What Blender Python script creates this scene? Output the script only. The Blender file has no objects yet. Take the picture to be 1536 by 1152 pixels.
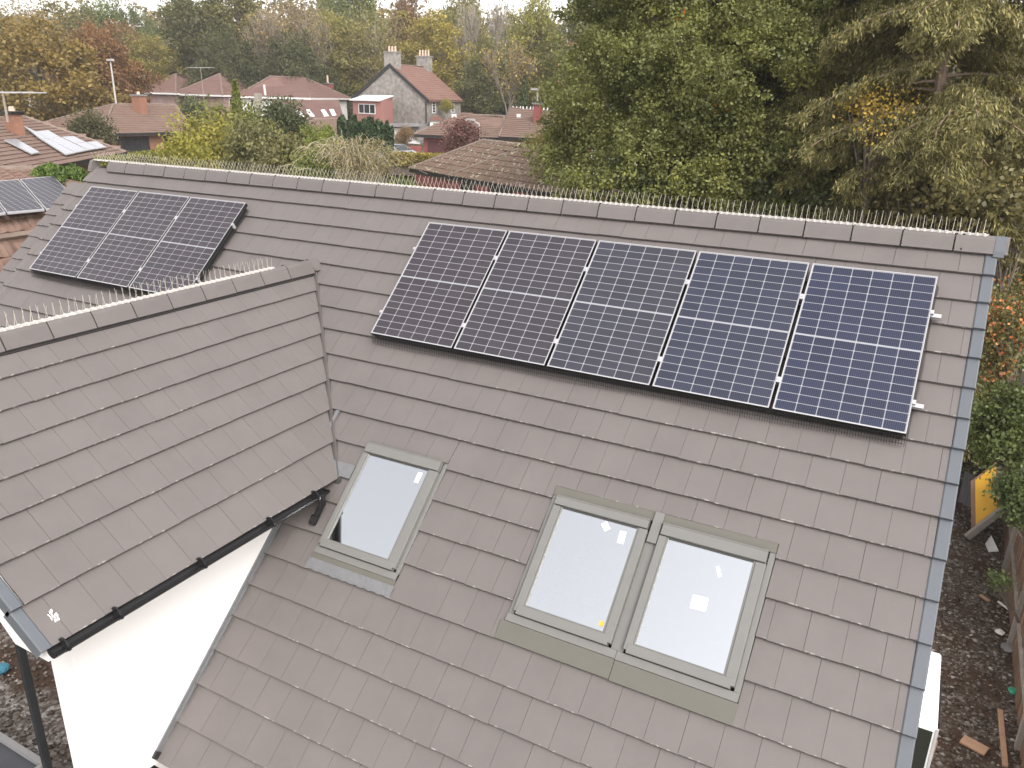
import bpy, bmesh, math, random
import numpy as np
from mathutils import Vector, Matrix
from math import sin, cos, radians, pi, hypot
random.seed(7); rng = np.random.default_rng(11)
D = bpy.data; SC = bpy.context.scene
COL = SC.collection

# ------------------------------------------------------------------ camera
F = 1192.81; CX, CY, CZ = 5.8108, -9.0286, 1.246
YAW, PITCH, ROLL = -0.4897, -0.3459, 0.0228
FW = Vector((sin(YAW)*cos(PITCH), cos(YAW)*cos(PITCH), sin(PITCH)))
RT0 = Vector((cos(YAW), -sin(YAW), 0)); UP0 = RT0.cross(FW)
RT = cos(ROLL)*RT0 + sin(ROLL)*UP0; UP = -sin(ROLL)*RT0 + cos(ROLL)*UP0
CAM = Vector((CX, CY, CZ))
cd = D.cameras.new('camera'); co = D.objects.new('camera', cd); COL.objects.link(co)
co.matrix_world = Matrix.Translation(CAM) @ Matrix((RT, UP, -FW)).transposed().to_4x4()
cd.sensor_width = 36; cd.lens = F/1536*36; cd.clip_start = .1; cd.clip_end = 3000
SC.camera = co
# ------------------------------------------------------------------ world, sun, exposure
SUN_EL, SUN_AZ = radians(46), radians(128)          # azimuth clockwise from +Y
w = D.worlds.new("World"); SC.world = w; w.use_nodes = True
wn = w.node_tree.nodes; wl = w.node_tree.links
sky = wn.new('ShaderNodeTexSky'); sky.sky_type = 'NISHITA'; sky.sun_disc = False
sky.sun_elevation = SUN_EL; sky.sun_rotation = SUN_AZ
sky.air_density = 1.0; sky.dust_density = 2.0; sky.ozone_density = 1.0
hs = wn.new('ShaderNodeHueSaturation'); hs.inputs['Saturation'].default_value = .18
tint = wn.new('ShaderNodeMix'); tint.data_type = 'RGBA'; tint.blend_type = 'MULTIPLY'
tint.inputs['Factor'].default_value = 1; tint.inputs['B'].default_value = (1.0, .95, .93, 1)
bg = wn['Background']; bg.inputs['Strength'].default_value = .15
wl.new(sky.outputs[0], hs.inputs['Color']); wl.new(hs.outputs[0], tint.inputs['A']); wl.new(tint.outputs['Result'], bg.inputs['Color'])
sd = D.lights.new('sun', 'SUN'); sd.energy = .62; sd.angle = radians(22); sd.color = (1, .95, .89)
so = D.objects.new('sun', sd); COL.objects.link(so)
sdir = Vector((sin(SUN_AZ)*cos(SUN_EL), cos(SUN_AZ)*cos(SUN_EL), sin(SUN_EL)))
so.rotation_euler = sdir.to_track_quat('Z', 'Y').to_euler()
SC.view_settings.view_transform = 'Standard'; SC.view_settings.look = 'None'
SC.view_settings.exposure = 1.5; SC.view_settings.gamma = 1
SC.view_settings.use_curve_mapping = False
SC.cycles.max_bounces = 6; SC.cycles.transparent_max_bounces = 12

# ------------------------------------------------------------------ rays: photo pixel -> place
def ray(px, py): return FW + RT*((px-768)/F) + UP*((576-py)/F)
def at(px, py, d):
    r = ray(px, py); return CAM + r*(d/hypot(r.x, r.y))
def atz(px, py, z):
    r = ray(px, py); return CAM + r*((z-CZ)/r.z)
def atx(px, py, x):
    r = ray(px, py); return CAM + r*((x-CX)/r.x)
def gz(x, y):
    s = -(x-CX)*.47 + (y-CY)*.88
    z = -7.3 + .047*max(0, s-14) if s < 120 else -7.3+.047*106 + .02*(s-120)
    return z
# ------------------------------------------------------------------ helpers
def empty(name, loc, label=None, cat=None, group=None, rz=0):
    o = D.objects.new(name, None); COL.objects.link(o); o.location = loc; o.rotation_euler.z = rz
    o.empty_display_size = .1
    return tag(o, label, cat, group)
def tag(o, label=None, cat=None, group=None, kind=None):
    if label: o['label'] = label
    if cat: o['category'] = cat
    if group: o['group'] = group
    if kind: o['kind'] = kind
    return o
def wm(o):      # world matrix without a depsgraph update
    m = Matrix.LocRotScale(o.location, o.rotation_euler, o.scale)
    return wm(o.parent) @ o.matrix_parent_inverse @ m if o.parent else m
def link(name, me, m=None, parent=None, keep=True, kind=None):
    o = D.objects.new(name, me); COL.objects.link(o)
    if m is not None and not me.materials:
        for q in (m if isinstance(m, (list, tuple)) else [m]): me.materials.append(q)
    if parent:
        o.parent = parent
        if keep: o.matrix_parent_inverse = wm(parent).inverted()
    if kind: o['kind'] = kind
    return o
class MB:
    def __init__(s): s.v = []; s.f = []; s.mi = []
    def add(s, vs, fs, mi=0):
        n = len(s.v); s.v += [tuple(v) for v in vs]; s.f += [tuple(i+n for i in f) for f in fs]; s.mi += [mi]*len(fs); return s
    def box(s, x0, x1, y0, y1, z0, z1, M=None, mi=0):
        vs = [Vector((x, y, z)) for x in (x0, x1) for y in (y0, y1) for z in (z0, z1)]
        if M is not None: vs = [M @ v for v in vs]
        return s.add(vs, [(0,1,3,2),(4,6,7,5),(0,4,5,1),(2,3,7,6),(0,2,6,4),(1,5,7,3)], mi)
    def bar(s, a, b, r, n=4, r2=None, cap=True, mi=0):
        a = Vector(a); b = Vector(b); d = (b-a)
        if d.length < 1e-6: return s
        d.normalize(); u = d.orthogonal().normalized(); v = d.cross(u); r2 = r if r2 is None else r2
        vs = [a+(u*cos(2*pi*i/n)+v*sin(2*pi*i/n))*r for i in range(n)]+[b+(u*cos(2*pi*i/n)+v*sin(2*pi*i/n))*r2 for i in range(n)]
        fs = [(i, (i+1) % n, n+(i+1) % n, n+i) for i in range(n)]
        if cap: fs += [tuple(range(n-1, -1, -1)), tuple(range(n, 2*n))]
        return s.add(vs, fs, mi)
    def prism(s, poly, ext, mi=0):      # polygon (3d pts) extruded by vector
        n = len(poly); e = Vector(ext); p = [Vector(q) for q in poly]
        return s.add(p+[q+e for q in p], [tuple(range(n)), tuple(range(2*n-1, n-1, -1))]+[(i, n+i, n+(i+1) % n, (i+1) % n) for i in range(n)], mi)
    def mesh(s, name='mesh', fix=True):
        me = D.meshes.new(name); me.from_pydata(s.v, [], s.f)
        if any(s.mi): me.polygons.foreach_set('material_index', s.mi)
        if fix:
            b = bmesh.new(); b.from_mesh(me); bmesh.ops.recalc_face_normals(b, faces=b.faces); b.to_mesh(me); b.free()
        me.update(); return me
    def build(s, name, m, parent=None, keep=True, kind=None): return link(name, s.mesh(name), m, parent, keep, kind)
def bevel(me, w=.005, seg=1):
    b = bmesh.new(); b.from_mesh(me)
    bmesh.ops.bevel(b, geom=b.edges[:], offset=w, segments=seg, affect='EDGES', clamp_overlap=True); b.to_mesh(me); b.free(); return me
def npmesh(name, V, Fc, rnd=None):      # V (n,3), Fc (m,k) arrays
    me = D.meshes.new(name); k = Fc.shape[1]
    me.vertices.add(len(V)); me.vertices.foreach_set('co', V.astype(np.float32).ravel())
    me.loops.add(Fc.size); me.loops.foreach_set('vertex_index', Fc.astype(np.int32).ravel())
    me.polygons.add(len(Fc)); me.polygons.foreach_set('loop_start', np.arange(0, Fc.size, k, dtype=np.int32))
    me.update(calc_edges=True)
    if rnd is not None:
        a = me.attributes.new('rnd', 'FLOAT', 'FACE'); a.data.foreach_set('value', rnd.astype(np.float32))
    return me
# ------------------------------------------------------------------ materials
def node(nt, t, **k):
    n = nt.nodes.new(t)
    for a, b in k.items(): setattr(n, a, b)
    return n
def mat(name, c, rough=.7, var=.08, scale=6, fine=.05, fscale=90, bump=.0, metal=0, spec=.4, objvar=0, coord='Object', specks=0, sscale=38, speckcol=(.6,.57,.53), coat=0, dirt=None, dirtscale=1.5, dirtamt=.5):
    m = D.materials.new(name); m.use_nodes = True; nt = m.node_tree; L = nt.links
    p = nt.nodes['Principled BSDF']; p.inputs['Roughness'].default_value = rough; p.inputs['Metallic'].default_value = metal
    p.inputs['Specular IOR Level'].default_value = spec; p.inputs['Coat Weight'].default_value = coat
    tc = node(nt, 'ShaderNodeTexCoord'); co_ = tc.outputs['Object']
    if coord == 'World':
        g = node(nt, 'ShaderNodeNewGeometry'); co_ = g.outputs['Position']
    n1 = node(nt, 'ShaderNodeTexNoise'); n1.inputs['Scale'].default_value = scale; n1.inputs['Detail'].default_value = 5; L.new(co_, n1.inputs['Vector'])
    n2 = node(nt, 'ShaderNodeTexNoise'); n2.inputs['Scale'].default_value = fscale; n2.inputs['Detail'].default_value = 2; L.new(co_, n2.inputs['Vector'])
    def math_(op, a, b):
        q = node(nt, 'ShaderNodeMath', operation=op)
        for i, v in enumerate((a, b)):
            if isinstance(v, (int, float)): q.inputs[i].default_value = v
            else: L.new(v, q.inputs[i])
        return q.outputs[0]
    f = math_('ADD', math_('MULTIPLY', math_('SUBTRACT', n1.outputs[0], .5), var*4), 1)
    f = math_('ADD', f, math_('MULTIPLY', math_('SUBTRACT', n2.outputs[0], .5), fine*4))
    if objvar:
        oi = node(nt, 'ShaderNodeObjectInfo'); f = math_('ADD', f, math_('MULTIPLY', math_('SUBTRACT', oi.outputs['Random'], .5), objvar*2))
    mx = node(nt, 'ShaderNodeVectorMath', operation='SCALE'); mx.inputs[0].default_value = c; L.new(f, mx.inputs['Scale'])
    out = mx.outputs[0]
    def blend(col, fac, src):
        q = node(nt, 'ShaderNodeMix', data_type='RGBA'); L.new(fac, q.inputs['Factor']); L.new(src, q.inputs['A']); q.inputs['B'].default_value = (*col, 1); return q.outputs['Result']
    if dirt:
        n3 = node(nt, 'ShaderNodeTexNoise'); n3.inputs['Scale'].default_value = dirtscale; n3.inputs['Detail'].default_value = 8; n3.inputs['Roughness'].default_value = .7; L.new(co_, n3.inputs['Vector'])
        r = node(nt, 'ShaderNodeMapRange'); r.inputs[1].default_value = .45; r.inputs[2].default_value = .7; r.inputs[4].default_value = dirtamt; L.new(n3.outputs[0], r.inputs[0])
        out = blend(dirt, r.outputs[0], out)
    if specks:
        n4 = node(nt, 'ShaderNodeTexNoise'); n4.inputs['Scale'].default_value = sscale; n4.inputs['Detail'].default_value = 3; L.new(co_, n4.inputs['Vector'])
        r = node(nt, 'ShaderNodeMapRange'); r.inputs[1].default_value = 1-specks; r.inputs[2].default_value = 1-specks+.03; L.new(n4.outputs[0], r.inputs[0])
        out = blend(speckcol, r.outputs[0], out)
    L.new(out, p.inputs['Base Color'])
    if bump:
        b = node(nt, 'ShaderNodeBump'); b.inputs['Strength'].default_value = bump; b.inputs['Distance'].default_value = .01; L.new(n2.outputs[0], b.inputs['Height']); L.new(b.outputs[0], p.inputs['Normal'])
    return m
def tile_mat(name, c, edge=True):       # smooth concrete tile: object-space grain, pale bloom on the lower lip
    m = mat(name, c, rough=.62, var=.05, scale=3.5, fine=.035, fscale=160, bump=.15, spec=.45, objvar=.03, coord='World', dirt=tuple(x*1.12 for x in c), dirtscale=1.1, dirtamt=.5)
    nt = m.node_tree; L = nt.links; p = nt.nodes['Principled BSDF']; src = p.inputs['Base Color'].links[0].from_socket
    tc = node(nt, 'ShaderNodeTexCoord'); sx = node(nt, 'ShaderNodeSeparateXYZ'); L.new(tc.outputs['Object'], sx.inputs[0])
    g = node(nt, 'ShaderNodeNewGeometry')
    n = node(nt, 'ShaderNodeTexNoise'); n.inputs['Scale'].default_value = 21; n.inputs['Detail'].default_value = 4; L.new(g.outputs['Position'], n.inputs['Vector'])
    e = node(nt, 'ShaderNodeMapRange'); e.inputs[1].default_value = .985; e.inputs[2].default_value = 1.0; L.new(sx.outputs[1], e.inputs[0])   # local y runs down to 0 at the lip
    e.inputs[1].default_value = .014; e.inputs[2].default_value = .004
    r = node(nt, 'ShaderNodeMapRange'); r.inputs[1].default_value = .56; r.inputs[2].default_value = .66; L.new(n.outputs[0], r.inputs[0])
    mu = node(nt, 'ShaderNodeMath', operation='MULTIPLY'); L.new(e.outputs[0], mu.inputs[0]); L.new(r.outputs[0], mu.inputs[1])
    n5 = node(nt, 'ShaderNodeTexNoise'); n5.inputs['Scale'].default_value = 11; n5.inputs['Detail'].default_value = 9; n5.inputs['Roughness'].default_value = .75; L.new(g.outputs['Position'], n5.inputs['Vector'])
    r5 = node(nt, 'ShaderNodeMapRange'); r5.inputs[1].default_value = .725; r5.inputs[2].default_value = .77; r5.inputs[4].default_value = .5; L.new(n5.outputs[0], r5.inputs[0])
    mm = node(nt, 'ShaderNodeMath', operation='MAXIMUM'); L.new(mu.outputs[0], mm.inputs[0]); L.new(r5.outputs[0], mm.inputs[1])
    q = node(nt, 'ShaderNodeMix', data_type='RGBA'); L.new(mm.outputs[0], q.inputs['Factor']); L.new(src, q.inputs['A']); q.inputs['B'].default_value = (.36,.33,.31,1)
    L.new(q.outputs['Result'], p.inputs['Base Color']); return m
def leaf_mat(name, stops, rough=.6, trans=.3):
    m = D.materials.new(name); m.use_nodes = True; nt = m.node_tree; L = nt.links
    nt.nodes.remove(nt.nodes['Principled BSDF']); out = nt.nodes['Material Output']
    at_ = node(nt, 'ShaderNodeAttribute'); at_.attribute_name = 'rnd'
    cr = node(nt, 'ShaderNodeValToRGB'); e = cr.color_ramp.elements
    while len(e) < len(stops): e.new(.5)
    for i, (pos, c) in enumerate(stops): e[i].position = pos; e[i].color = (*c, 1)
    L.new(at_.outputs['Fac'], cr.inputs[0])
    oi = node(nt, 'ShaderNodeObjectInfo')
    mx = node(nt, 'ShaderNodeMix', data_type='RGBA', blend_type='MULTIPLY'); mx.inputs['Factor'].default_value = 1
    L.new(cr.outputs[0], mx.inputs['A']); L.new(oi.outputs['Color'], mx.inputs['B'])
    d = node(nt, 'ShaderNodeBsdfDiffuse'); t = node(nt, 'ShaderNodeBsdfTranslucent'); g = node(nt, 'ShaderNodeBsdfGlossy'); g.inputs['Roughness'].default_value = .55
    a = node(nt, 'ShaderNodeMixShader'); a.inputs[0].default_value = trans; b = node(nt, 'ShaderNodeMixShader'); b.inputs[0].default_value = .04
    L.new(mx.outputs['Result'], d.inputs[0]); L.new(mx.outputs['Result'], t.inputs[0]); L.new(d.outputs[0], a.inputs[1]); L.new(t.outputs[0], a.inputs[2])
    L.new(a.outputs[0], b.inputs[1]); L.new(g.outputs[0], b.inputs[2]); L.new(b.outputs[0], out.inputs[0]); return m

TC = (.140, .1265, .1205)
M = dict(
 tile=tile_mat('warm_grey_concrete_tile', TC), ridge=mat('ridge_tile_concrete', (.142,.129,.124), .62, .04, 4, .035, 150, bump=.15, objvar=.05, dirt=(.168,.155,.147), dirtscale=5, dirtamt=.4),
 verge=mat('blue_grey_verge', (.115,.128,.142), .5, .06, 5, .03, 90, objvar=.04),
 deck=mat('dark_underlay', (.03,.028,.027), .9),
 white=mat('white_render', (.83,.82,.80), .8, .015, 2, .01, 150, bump=.1), upvc=mat('white_upvc', (.8,.8,.79), .4, .01, 3, .01),
 black=mat('black_plastic', (.012,.012,.013), .35, .1, 6, .03), blackmetal=mat('black_steel', (.02,.021,.023), .45, .1, 4, .05),
 lead=mat('dull_lead', (.17,.175,.18), .45, .08, 14, .04, 120, bump=.2, metal=.1), leadgreen=mat('grey_green_flashing', (.118,.115,.096), .55, .03, 8, .03, 140, bump=.12),
 winframe=mat('grey_green_window_cladding', (.168,.168,.158), .45, .03, 7, .02, 100), windark=mat('window_seal', (.06,.06,.055), .6),
 alu=mat('brushed_aluminium', (.62,.62,.63), .35, .04, 9, .02, metal=.7), silver=mat('panel_frame_silver', (.5,.5,.51), .35, .03, 5, .01, metal=.35),
 backsheet=mat('white_backsheet', (.31,.32,.34), .4, .02, 5, .01), spikebase=mat('white_spike_base', (.52,.5,.47), .5, .08, 12, .04), wire=mat('pale_spike_wire', (.6,.56,.48), .35, .1, 9, .02, metal=.3),
 brick=mat('orange_brick', (.27,.135,.09), .85, .12, 2, .12, 14), redbrick=mat('red_painted_wall', (.24,.075,.07), .8, .08, 2, .08, 20), pinkwall=mat('pink_rendered_wall', (.33,.215,.2), .85, .12, .8, .05, 10, dirt=(.5,.42,.4), dirtscale=.35),
 coral=mat('coral_painted_wall', (.40,.19,.165), .8, .04, 1, .03, 10), stone=mat('grey_rubble_stone', (.27,.255,.235), .9, .1, .7, .38, 2.6, dirt=(.2,.18,.16), dirtscale=2.2, dirtamt=.6),
 brownroof=mat('brown_concrete_tile', (.18,.115,.088), .85, .1, .7, .12, 9, dirt=(.2,.165,.13), dirtscale=.9, dirtamt=.5),
 redroof=mat('red_brown_tile', (.178,.102,.086), .85, .08, .6, .1, 8, dirt=(.2,.15,.13), dirtscale=.8, dirtamt=.4), mossroof=mat('mossy_brown_tile', (.145,.095,.072), .9, .15, 1.3, .25, 12, dirt=(.125,.115,.06), dirtscale=1.6, dirtamt=.6, specks=.40, sscale=6, speckcol=(.30,.27,.21)),
 clay=mat('clay_red_tile', (.215,.112,.088), .85, .1, .8, .12, 6, dirt=(.24,.18,.14), dirtscale=.6), ridgepale=mat('weathered_ridge_tile', (.21,.165,.135), .9, .15, 2, .12, 10),
 glassdark=mat('dark_window_glass', (.03,.035,.04), .08, .1, 2, .02, spec=.8), glasspale=mat('pale_roof_glass', (.6,.62,.64), .1, .04, 3, .02, spec=.8),
 garage=mat('maroon_garage_door', (.10,.035,.04), .5), trunk=mat('tree_bark', (.14,.115,.095), .95, .2, 5, .2, 30, coord='Object'), paletrunk=mat('pale_bark', (.32,.29,.245), .95, .15, 4, .15, 30),
 pinetrunk=mat('conifer_bark', (.24,.175,.135), .95, .2, 5, .25, 25, bump=.6), twig=mat('dry_twig', (.42,.37,.26), .95, .15, 4, .15, 30),
 fence=mat('weathered_fence_board', (.20,.125,.085), .9, .2, 3, .2, 40, objvar=.12, bump=.4), timber=mat('sawn_timber', (.42,.26,.17), .85, .12, 5, .15, 60), greytimber=mat('grey_timber', (.32,.29,.26), .9, .12, 5, .15, 60),
 yellow=mat('yellow_sheet', (.72,.40,.035), .6, .03, 3, .02), brownply=mat('brown_board', (.24,.145,.10), .8, .1, 5, .1), acwhite=mat('white_steel_casing', (.82,.82,.82), .35, .01), acgrille=mat('dark_grille', (.012,.014,.01), .5),
 debriswhite=mat('white_debris', (.75,.74,.72), .7), green=mat('green_plastic', (.05,.35,.22), .4), blue=mat('blue_plastic', (.05,.2,.28), .5), concrete=mat('grey_flat_roof', (.2,.2,.2), .85, .12, 1), greyroofsheet=mat('dark_grey_sheet', (.045,.048,.055), .3, .15, 2.5, .05),
 hedge=None, carpaint=mat('silver_car_paint', (.45,.48,.52), .3, .02, metal=.5), tyre=mat('tyre_rubber', (.02,.02,.02), .8), skin=mat('skin', (.5,.3,.22), .6), shirt=mat('pale_shirt', (.7,.7,.72), .9), hair=mat('grey_hair', (.3,.27,.25), .9), linen=mat('white_linen', (.6,.6,.6), .9), plaster=mat('white_plaster', (.66,.66,.67), .8),
 floorboard=mat('pale_floor', (.35,.37,.40), .6), copper=mat('street_lamp_steel', (.45,.44,.42), .5), gold=mat('orange_sticker', (.8,.4,.05), .5), chimneypot=mat('buff_chimney_pot', (.6,.46,.36), .8))
# solar cell: near-black silicon with thin busbars
def cell_mat():
    m = D.materials.new('silicon_cell'); m.use_nodes = True; nt = m.node_tree; L = nt.links; p = nt.nodes['Principled BSDF']
    tc = node(nt, 'ShaderNodeTexCoord'); s = node(nt, 'ShaderNodeSeparateXYZ'); L.new(tc.outputs['Object'], s.inputs[0])
    a = node(nt, 'ShaderNodeMath', operation='MULTIPLY'); L.new(s.outputs[0], a.inputs[0]); a.inputs[1].default_value = 2*pi*10/.176
    b = node(nt, 'ShaderNodeMath', operation='SINE'); L.new(a.outputs[0], b.inputs[0])
    r = node(nt, 'ShaderNodeMapRange'); r.inputs[1].default_value = .55; r.inputs[2].default_value = 1; r.inputs[4].default_value = .30; L.new(b.outputs[0], r.inputs[0])
    oi = node(nt, 'ShaderNodeObjectInfo')
    cr = node(nt, 'ShaderNodeValToRGB'); e = cr.color_ramp.elements; e[0].color = (.85,.85,.85,1); e[1].color = (1.15,1.15,1.15,1); L.new(oi.outputs['Random'], cr.inputs[0])
    mc = node(nt, 'ShaderNodeMix', data_type='RGBA', blend_type='MULTIPLY'); mc.inputs['Factor'].default_value = 1; L.new(cr.outputs[0], mc.inputs['A']); L.new(oi.outputs['Color'], mc.inputs['B'])
    q = node(nt, 'ShaderNodeMix', data_type='RGBA'); L.new(r.outputs[0], q.inputs['Factor']); L.new(mc.outputs['Result'], q.inputs['A']); q.inputs['B'].default_value = (.16,.165,.2,1)
    L.new(q.outputs['Result'], p.inputs['Base Color']); p.inputs['Roughness'].default_value = .25; p.inputs['Specular IOR Level'].default_value = .42
    return m
M['cell'] = cell_mat()
def sky_glass():
    m = D.materials.new('coated_roof_window_glass'); m.use_nodes = True; nt = m.node_tree; L = nt.links; nt.nodes.remove(nt.nodes['Principled BSDF'])
    g = node(nt, 'ShaderNodeBsdfGlossy'); g.inputs['Roughness'].default_value = .03; g.inputs['Color'].default_value = (.87,.91,.93,1)
    t = node(nt, 'ShaderNodeBsdfTransparent'); t.inputs[0].default_value = (.66,.68,.70,1); x = node(nt, 'ShaderNodeMixShader'); x.inputs[0].default_value = .68
    L.new(t.outputs[0], x.inputs[1]); L.new(g.outputs[0], x.inputs[2]); L.new(x.outputs[0], nt.nodes['Material Output'].inputs[0]); return m
M['glass'] = sky_glass()

# ================================================================== SETTING
def ground_mat():
    m = D.materials.new('earth_and_grass'); m.use_nodes = True; nt = m.node_tree; L = nt.links; p = nt.nodes['Principled BSDF']; p.inputs['Roughness'].default_value = .95
    g = node(nt, 'ShaderNodeNewGeometry'); n = node(nt, 'ShaderNodeTexNoise'); n.inputs['Scale'].default_value = .35; n.inputs['Detail'].default_value = 8; L.new(g.outputs['Position'], n.inputs['Vector'])
    cr = node(nt, 'ShaderNodeValToRGB'); e = cr.color_ramp.elements; e[0].position = .35; e[0].color = (.04,.05,.018,1); e[1].position = .65; e[1].color = (.11,.09,.05,1)
    L.new(n.outputs[0], cr.inputs[0]); L.new(cr.outputs[0], p.inputs['Base Color']); return m
def gravel_mat(name, ramp, sc=34):
    m = D.materials.new(name); m.use_nodes = True; nt = m.node_tree; L = nt.links; p = nt.nodes['Principled BSDF']; p.inputs['Roughness'].default_value = .9
    g = node(nt, 'ShaderNodeNewGeometry'); v = node(nt, 'ShaderNodeTexVoronoi'); v.inputs['Scale'].default_value = sc; L.new(g.outputs['Position'], v.inputs['Vector'])
    s = node(nt, 'ShaderNodeSeparateColor'); L.new(v.outputs['Color'], s.inputs[0]); cr = node(nt, 'ShaderNodeValToRGB'); e = cr.color_ramp.elements
    while len(e) < len(ramp): e.new(.5)
    for i, (a, c) in enumerate(ramp): e[i].position = a; e[i].color = (*c, 1)
    L.new(s.outputs[0], cr.inputs[0])
    n = node(nt, 'ShaderNodeTexNoise'); n.inputs['Scale'].default_value = 1.7; n.inputs['Detail'].default_value = 6; L.new(g.outputs['Position'], n.inputs['Vector'])
    r = node(nt, 'ShaderNodeMapRange'); r.inputs[1].default_value = .42; r.inputs[2].default_value = .62; L.new(n.outputs[0], r.inputs[0])
    q = node(nt, 'ShaderNodeMix', data_type='RGBA'); L.new(r.outputs[0], q.inputs['Factor']); L.new(cr.outputs[0], q.inputs['A']); q.inputs['B'].default_value = (.055,.03,.017,1)
    q.inputs['Factor'].default_value = .5
    L.new(q.outputs['Result'], p.inputs['Base Color']); b = node(nt, 'ShaderNodeBump'); b.inputs['Strength'].default_value = .7; b.inputs['Distance'].default_value = .02; L.new(v.outputs['Distance'], b.inputs['Height']); b.invert = True; L.new(b.outputs[0], p.inputs['Normal']); return m
RAMP = [(0,(.03,.018,.012)),(.3,(.06,.04,.028)),(.6,(.09,.07,.055)),(.85,(.14,.12,.1)),(1,(.22,.2,.17))]
xs = np.concatenate([np.arange(-600,-120,60), np.arange(-120,60,6), np.arange(60,601,60)]); ys = np.concatenate([np.arange(-300,-30,60), np.arange(-30,150,6), np.arange(150,901,90)])
gv = [(x, y, gz(x, y)) for y in ys for x in xs]; nx = len(xs)
gf = [(j*nx+i, j*nx+i+1, (j+1)*nx+i+1, (j+1)*nx+i) for j in range(len(ys)-1) for i in range(nx-1)]
me = D.meshes.new('ground'); me.from_pydata(gv, [], gf); M['ground'] = ground_mat(); tag(link('ground', me, M['ground']), kind='structure')
b = MB(); b.add([(6.0,-6,-7.27),(8.15,-6,-7.27),(8.15,6,-7.27),(6.0,6,-7.27)], [(0,1,2,3)])
for i in range(6): b.add([(6,6+2*i,gz(6,6+2*i)+.03),(8.15,6+2*i,gz(8,6+2*i)+.03),(8.15,8+2*i,gz(8,8+2*i)+.03),(6,8+2*i,gz(6,8+2*i)+.03)], [(0,1,2,3)])
tag(b.build('gravel_path', gravel_mat('rubble_gravel', RAMP, 24)), kind='structure')
b = MB(); b.add([(-16,-14,-7.26),(2,-14,-7.26),(2,-5.2,-7.26),(0.4,-5.2,-7.26),(-16,2,-7.26)], [(0,1,2,3,4)])
tag(b.build('gravel_yard', gravel_mat('grey_gravel', [(0,(.06,.052,.045)),(.4,(.15,.135,.12)),(.8,(.26,.24,.22)),(1,(.4,.38,.35))], 22)), kind='structure')
# far hill behind the wood
hv = []; hf = []; N = 40
for i in range(N+1):
    t = i/N; a = YAW-1.0+2.0*t; h = 19+6*sin(t*5.1+.6)+2*sin(t*17)
    for r_, hh in ((230, 2), (340, h), (560, -3)): hv.append((CX+r_*sin(a), CY+r_*cos(a), hh))
hf = [(3*i+j, 3*i+3+j, 3*i+4+j, 3*i+1+j) for i in range(N) for j in (0, 1)]
me = D.meshes.new('hill'); me.from_pydata(hv, [], hf)
tag(link('hill', me, mat('wooded_hill', (.055,.06,.035), .95, .3, .02, .3, .2, coord='World')), kind='structure')

# ================================================================== OUR HOUSE
A = .7407; AW = .7488; XW = -1.496; ZW = -.9136; UR = 6.31; UL = -7.24
CA, SA = cos(A), sin(A); CW, SW = cos(AW), sin(AW)
MR = Matrix(((1,0,0,0),(0,CA,-SA,0),(0,SA,CA,0),(0,0,0,1)))            # local x=u, local y = up the slope, z = normal
def RP(u, v, h=0): return MR @ Vector((u, -v, h))
# wing right slope: local x runs towards -Y ... (y up slope), z normal
ex = Vector((0,1,0)); ey = Vector((-CW,0,SW)); ez = ex.cross(ey)
MW = Matrix.Translation((XW,0,ZW)) @ Matrix((ex, ey, ez)).transposed().to_4x4()
def WP(y, w_, h=0): return MW @ Vector((y, -w_, h))
V = [.365,.69,.99,1.31,1.63,1.945,2.25,2.585,2.912,3.27,3.623,3.977,4.322,4.683,5.055,5.406,5.748,6.117,6.467,6.845,7.22]
WV = [.375,.675,.965,1.265,1.57,1.91,2.275,2.665]
house = empty('house', (0,0,-7.3), 'white rendered house with grey tiled main roof and projecting wing roof', 'house')
HOLES = [(.60,1.655,3.545,5.04),(2.895,5.04,3.49,5.05)]
def subtract(rects, h):
    out = []
    for (a, b_, c, d) in rects:
        if b_ <= h[0] or a >= h[1] or d <= h[2] or c >= h[3]: out.append((a,b_,c,d)); continue
        if a < h[0]: out.append((a, h[0], c, d))
        if b_ > h[1]: out.append((h[1], b_, c, d))
        a2, b2 = max(a, h[0]), min(b_, h[1])
        if c < h[2]: out.append((a2, b2, c, h[2]))
        if d > h[3]: out.append((a2, b2, h[3], d))
    return out
GL = [(.70,1.495,3.70,4.71),(3.045,3.82,3.706,4.70),(4.112,4.885,3.722,4.71)]
# deck below the tiles
deck = [(UL+.06, -.3, 0, 3.95), (-.3, UR-.06, 0, 7.15)]
for g in GL: deck = subtract(deck, (g[0]-.03, g[1]+.03, g[2]-.03, g[3]+.03))
b = MB()
for (a0,a1,v0,v1) in deck: b.box(a0, a1, -v1, -v0, -.16, -.062, MR)
b.prism([(UL+.06,0,-.07),(UL+.06,7.15*CA,-7.15*SA-.07),(UL+.06,7.15*CA,-7.15*SA-.2),(UL+.06,0,-.2)], (UR-UL-.12,0,0))
main_roof = b.build('main_roof', M['deck'], house)
b = MB(); b.box(-6.28, -1.3, -2.62, 0, -.16, -.062, MW)
# far slope of the wing
L0 = Vector((XW,0,ZW))
def WL_(y, w_, h=0): q = WP(y, w_, h); return Vector((2*XW-q.x, q.y, q.z))
b.add([WL_(-6.28,0,-.07), WL_(-1.0,0,-.07), WL_(-1.0,2.62,-.07), WL_(-6.28,2.62,-.07), WL_(-6.28,0,-.15), WL_(-1.0,0,-.15), WL_(-1.0,2.62,-.15), WL_(-6.28,2.62,-.15)], [(0,1,2,3),(4,7,6,5),(0,3,7,4),(0,4,5,1),(1,5,6,2),(2,6,7,3)])
wing_roof = b.build('wing_roof', M['deck'], house)
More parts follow.
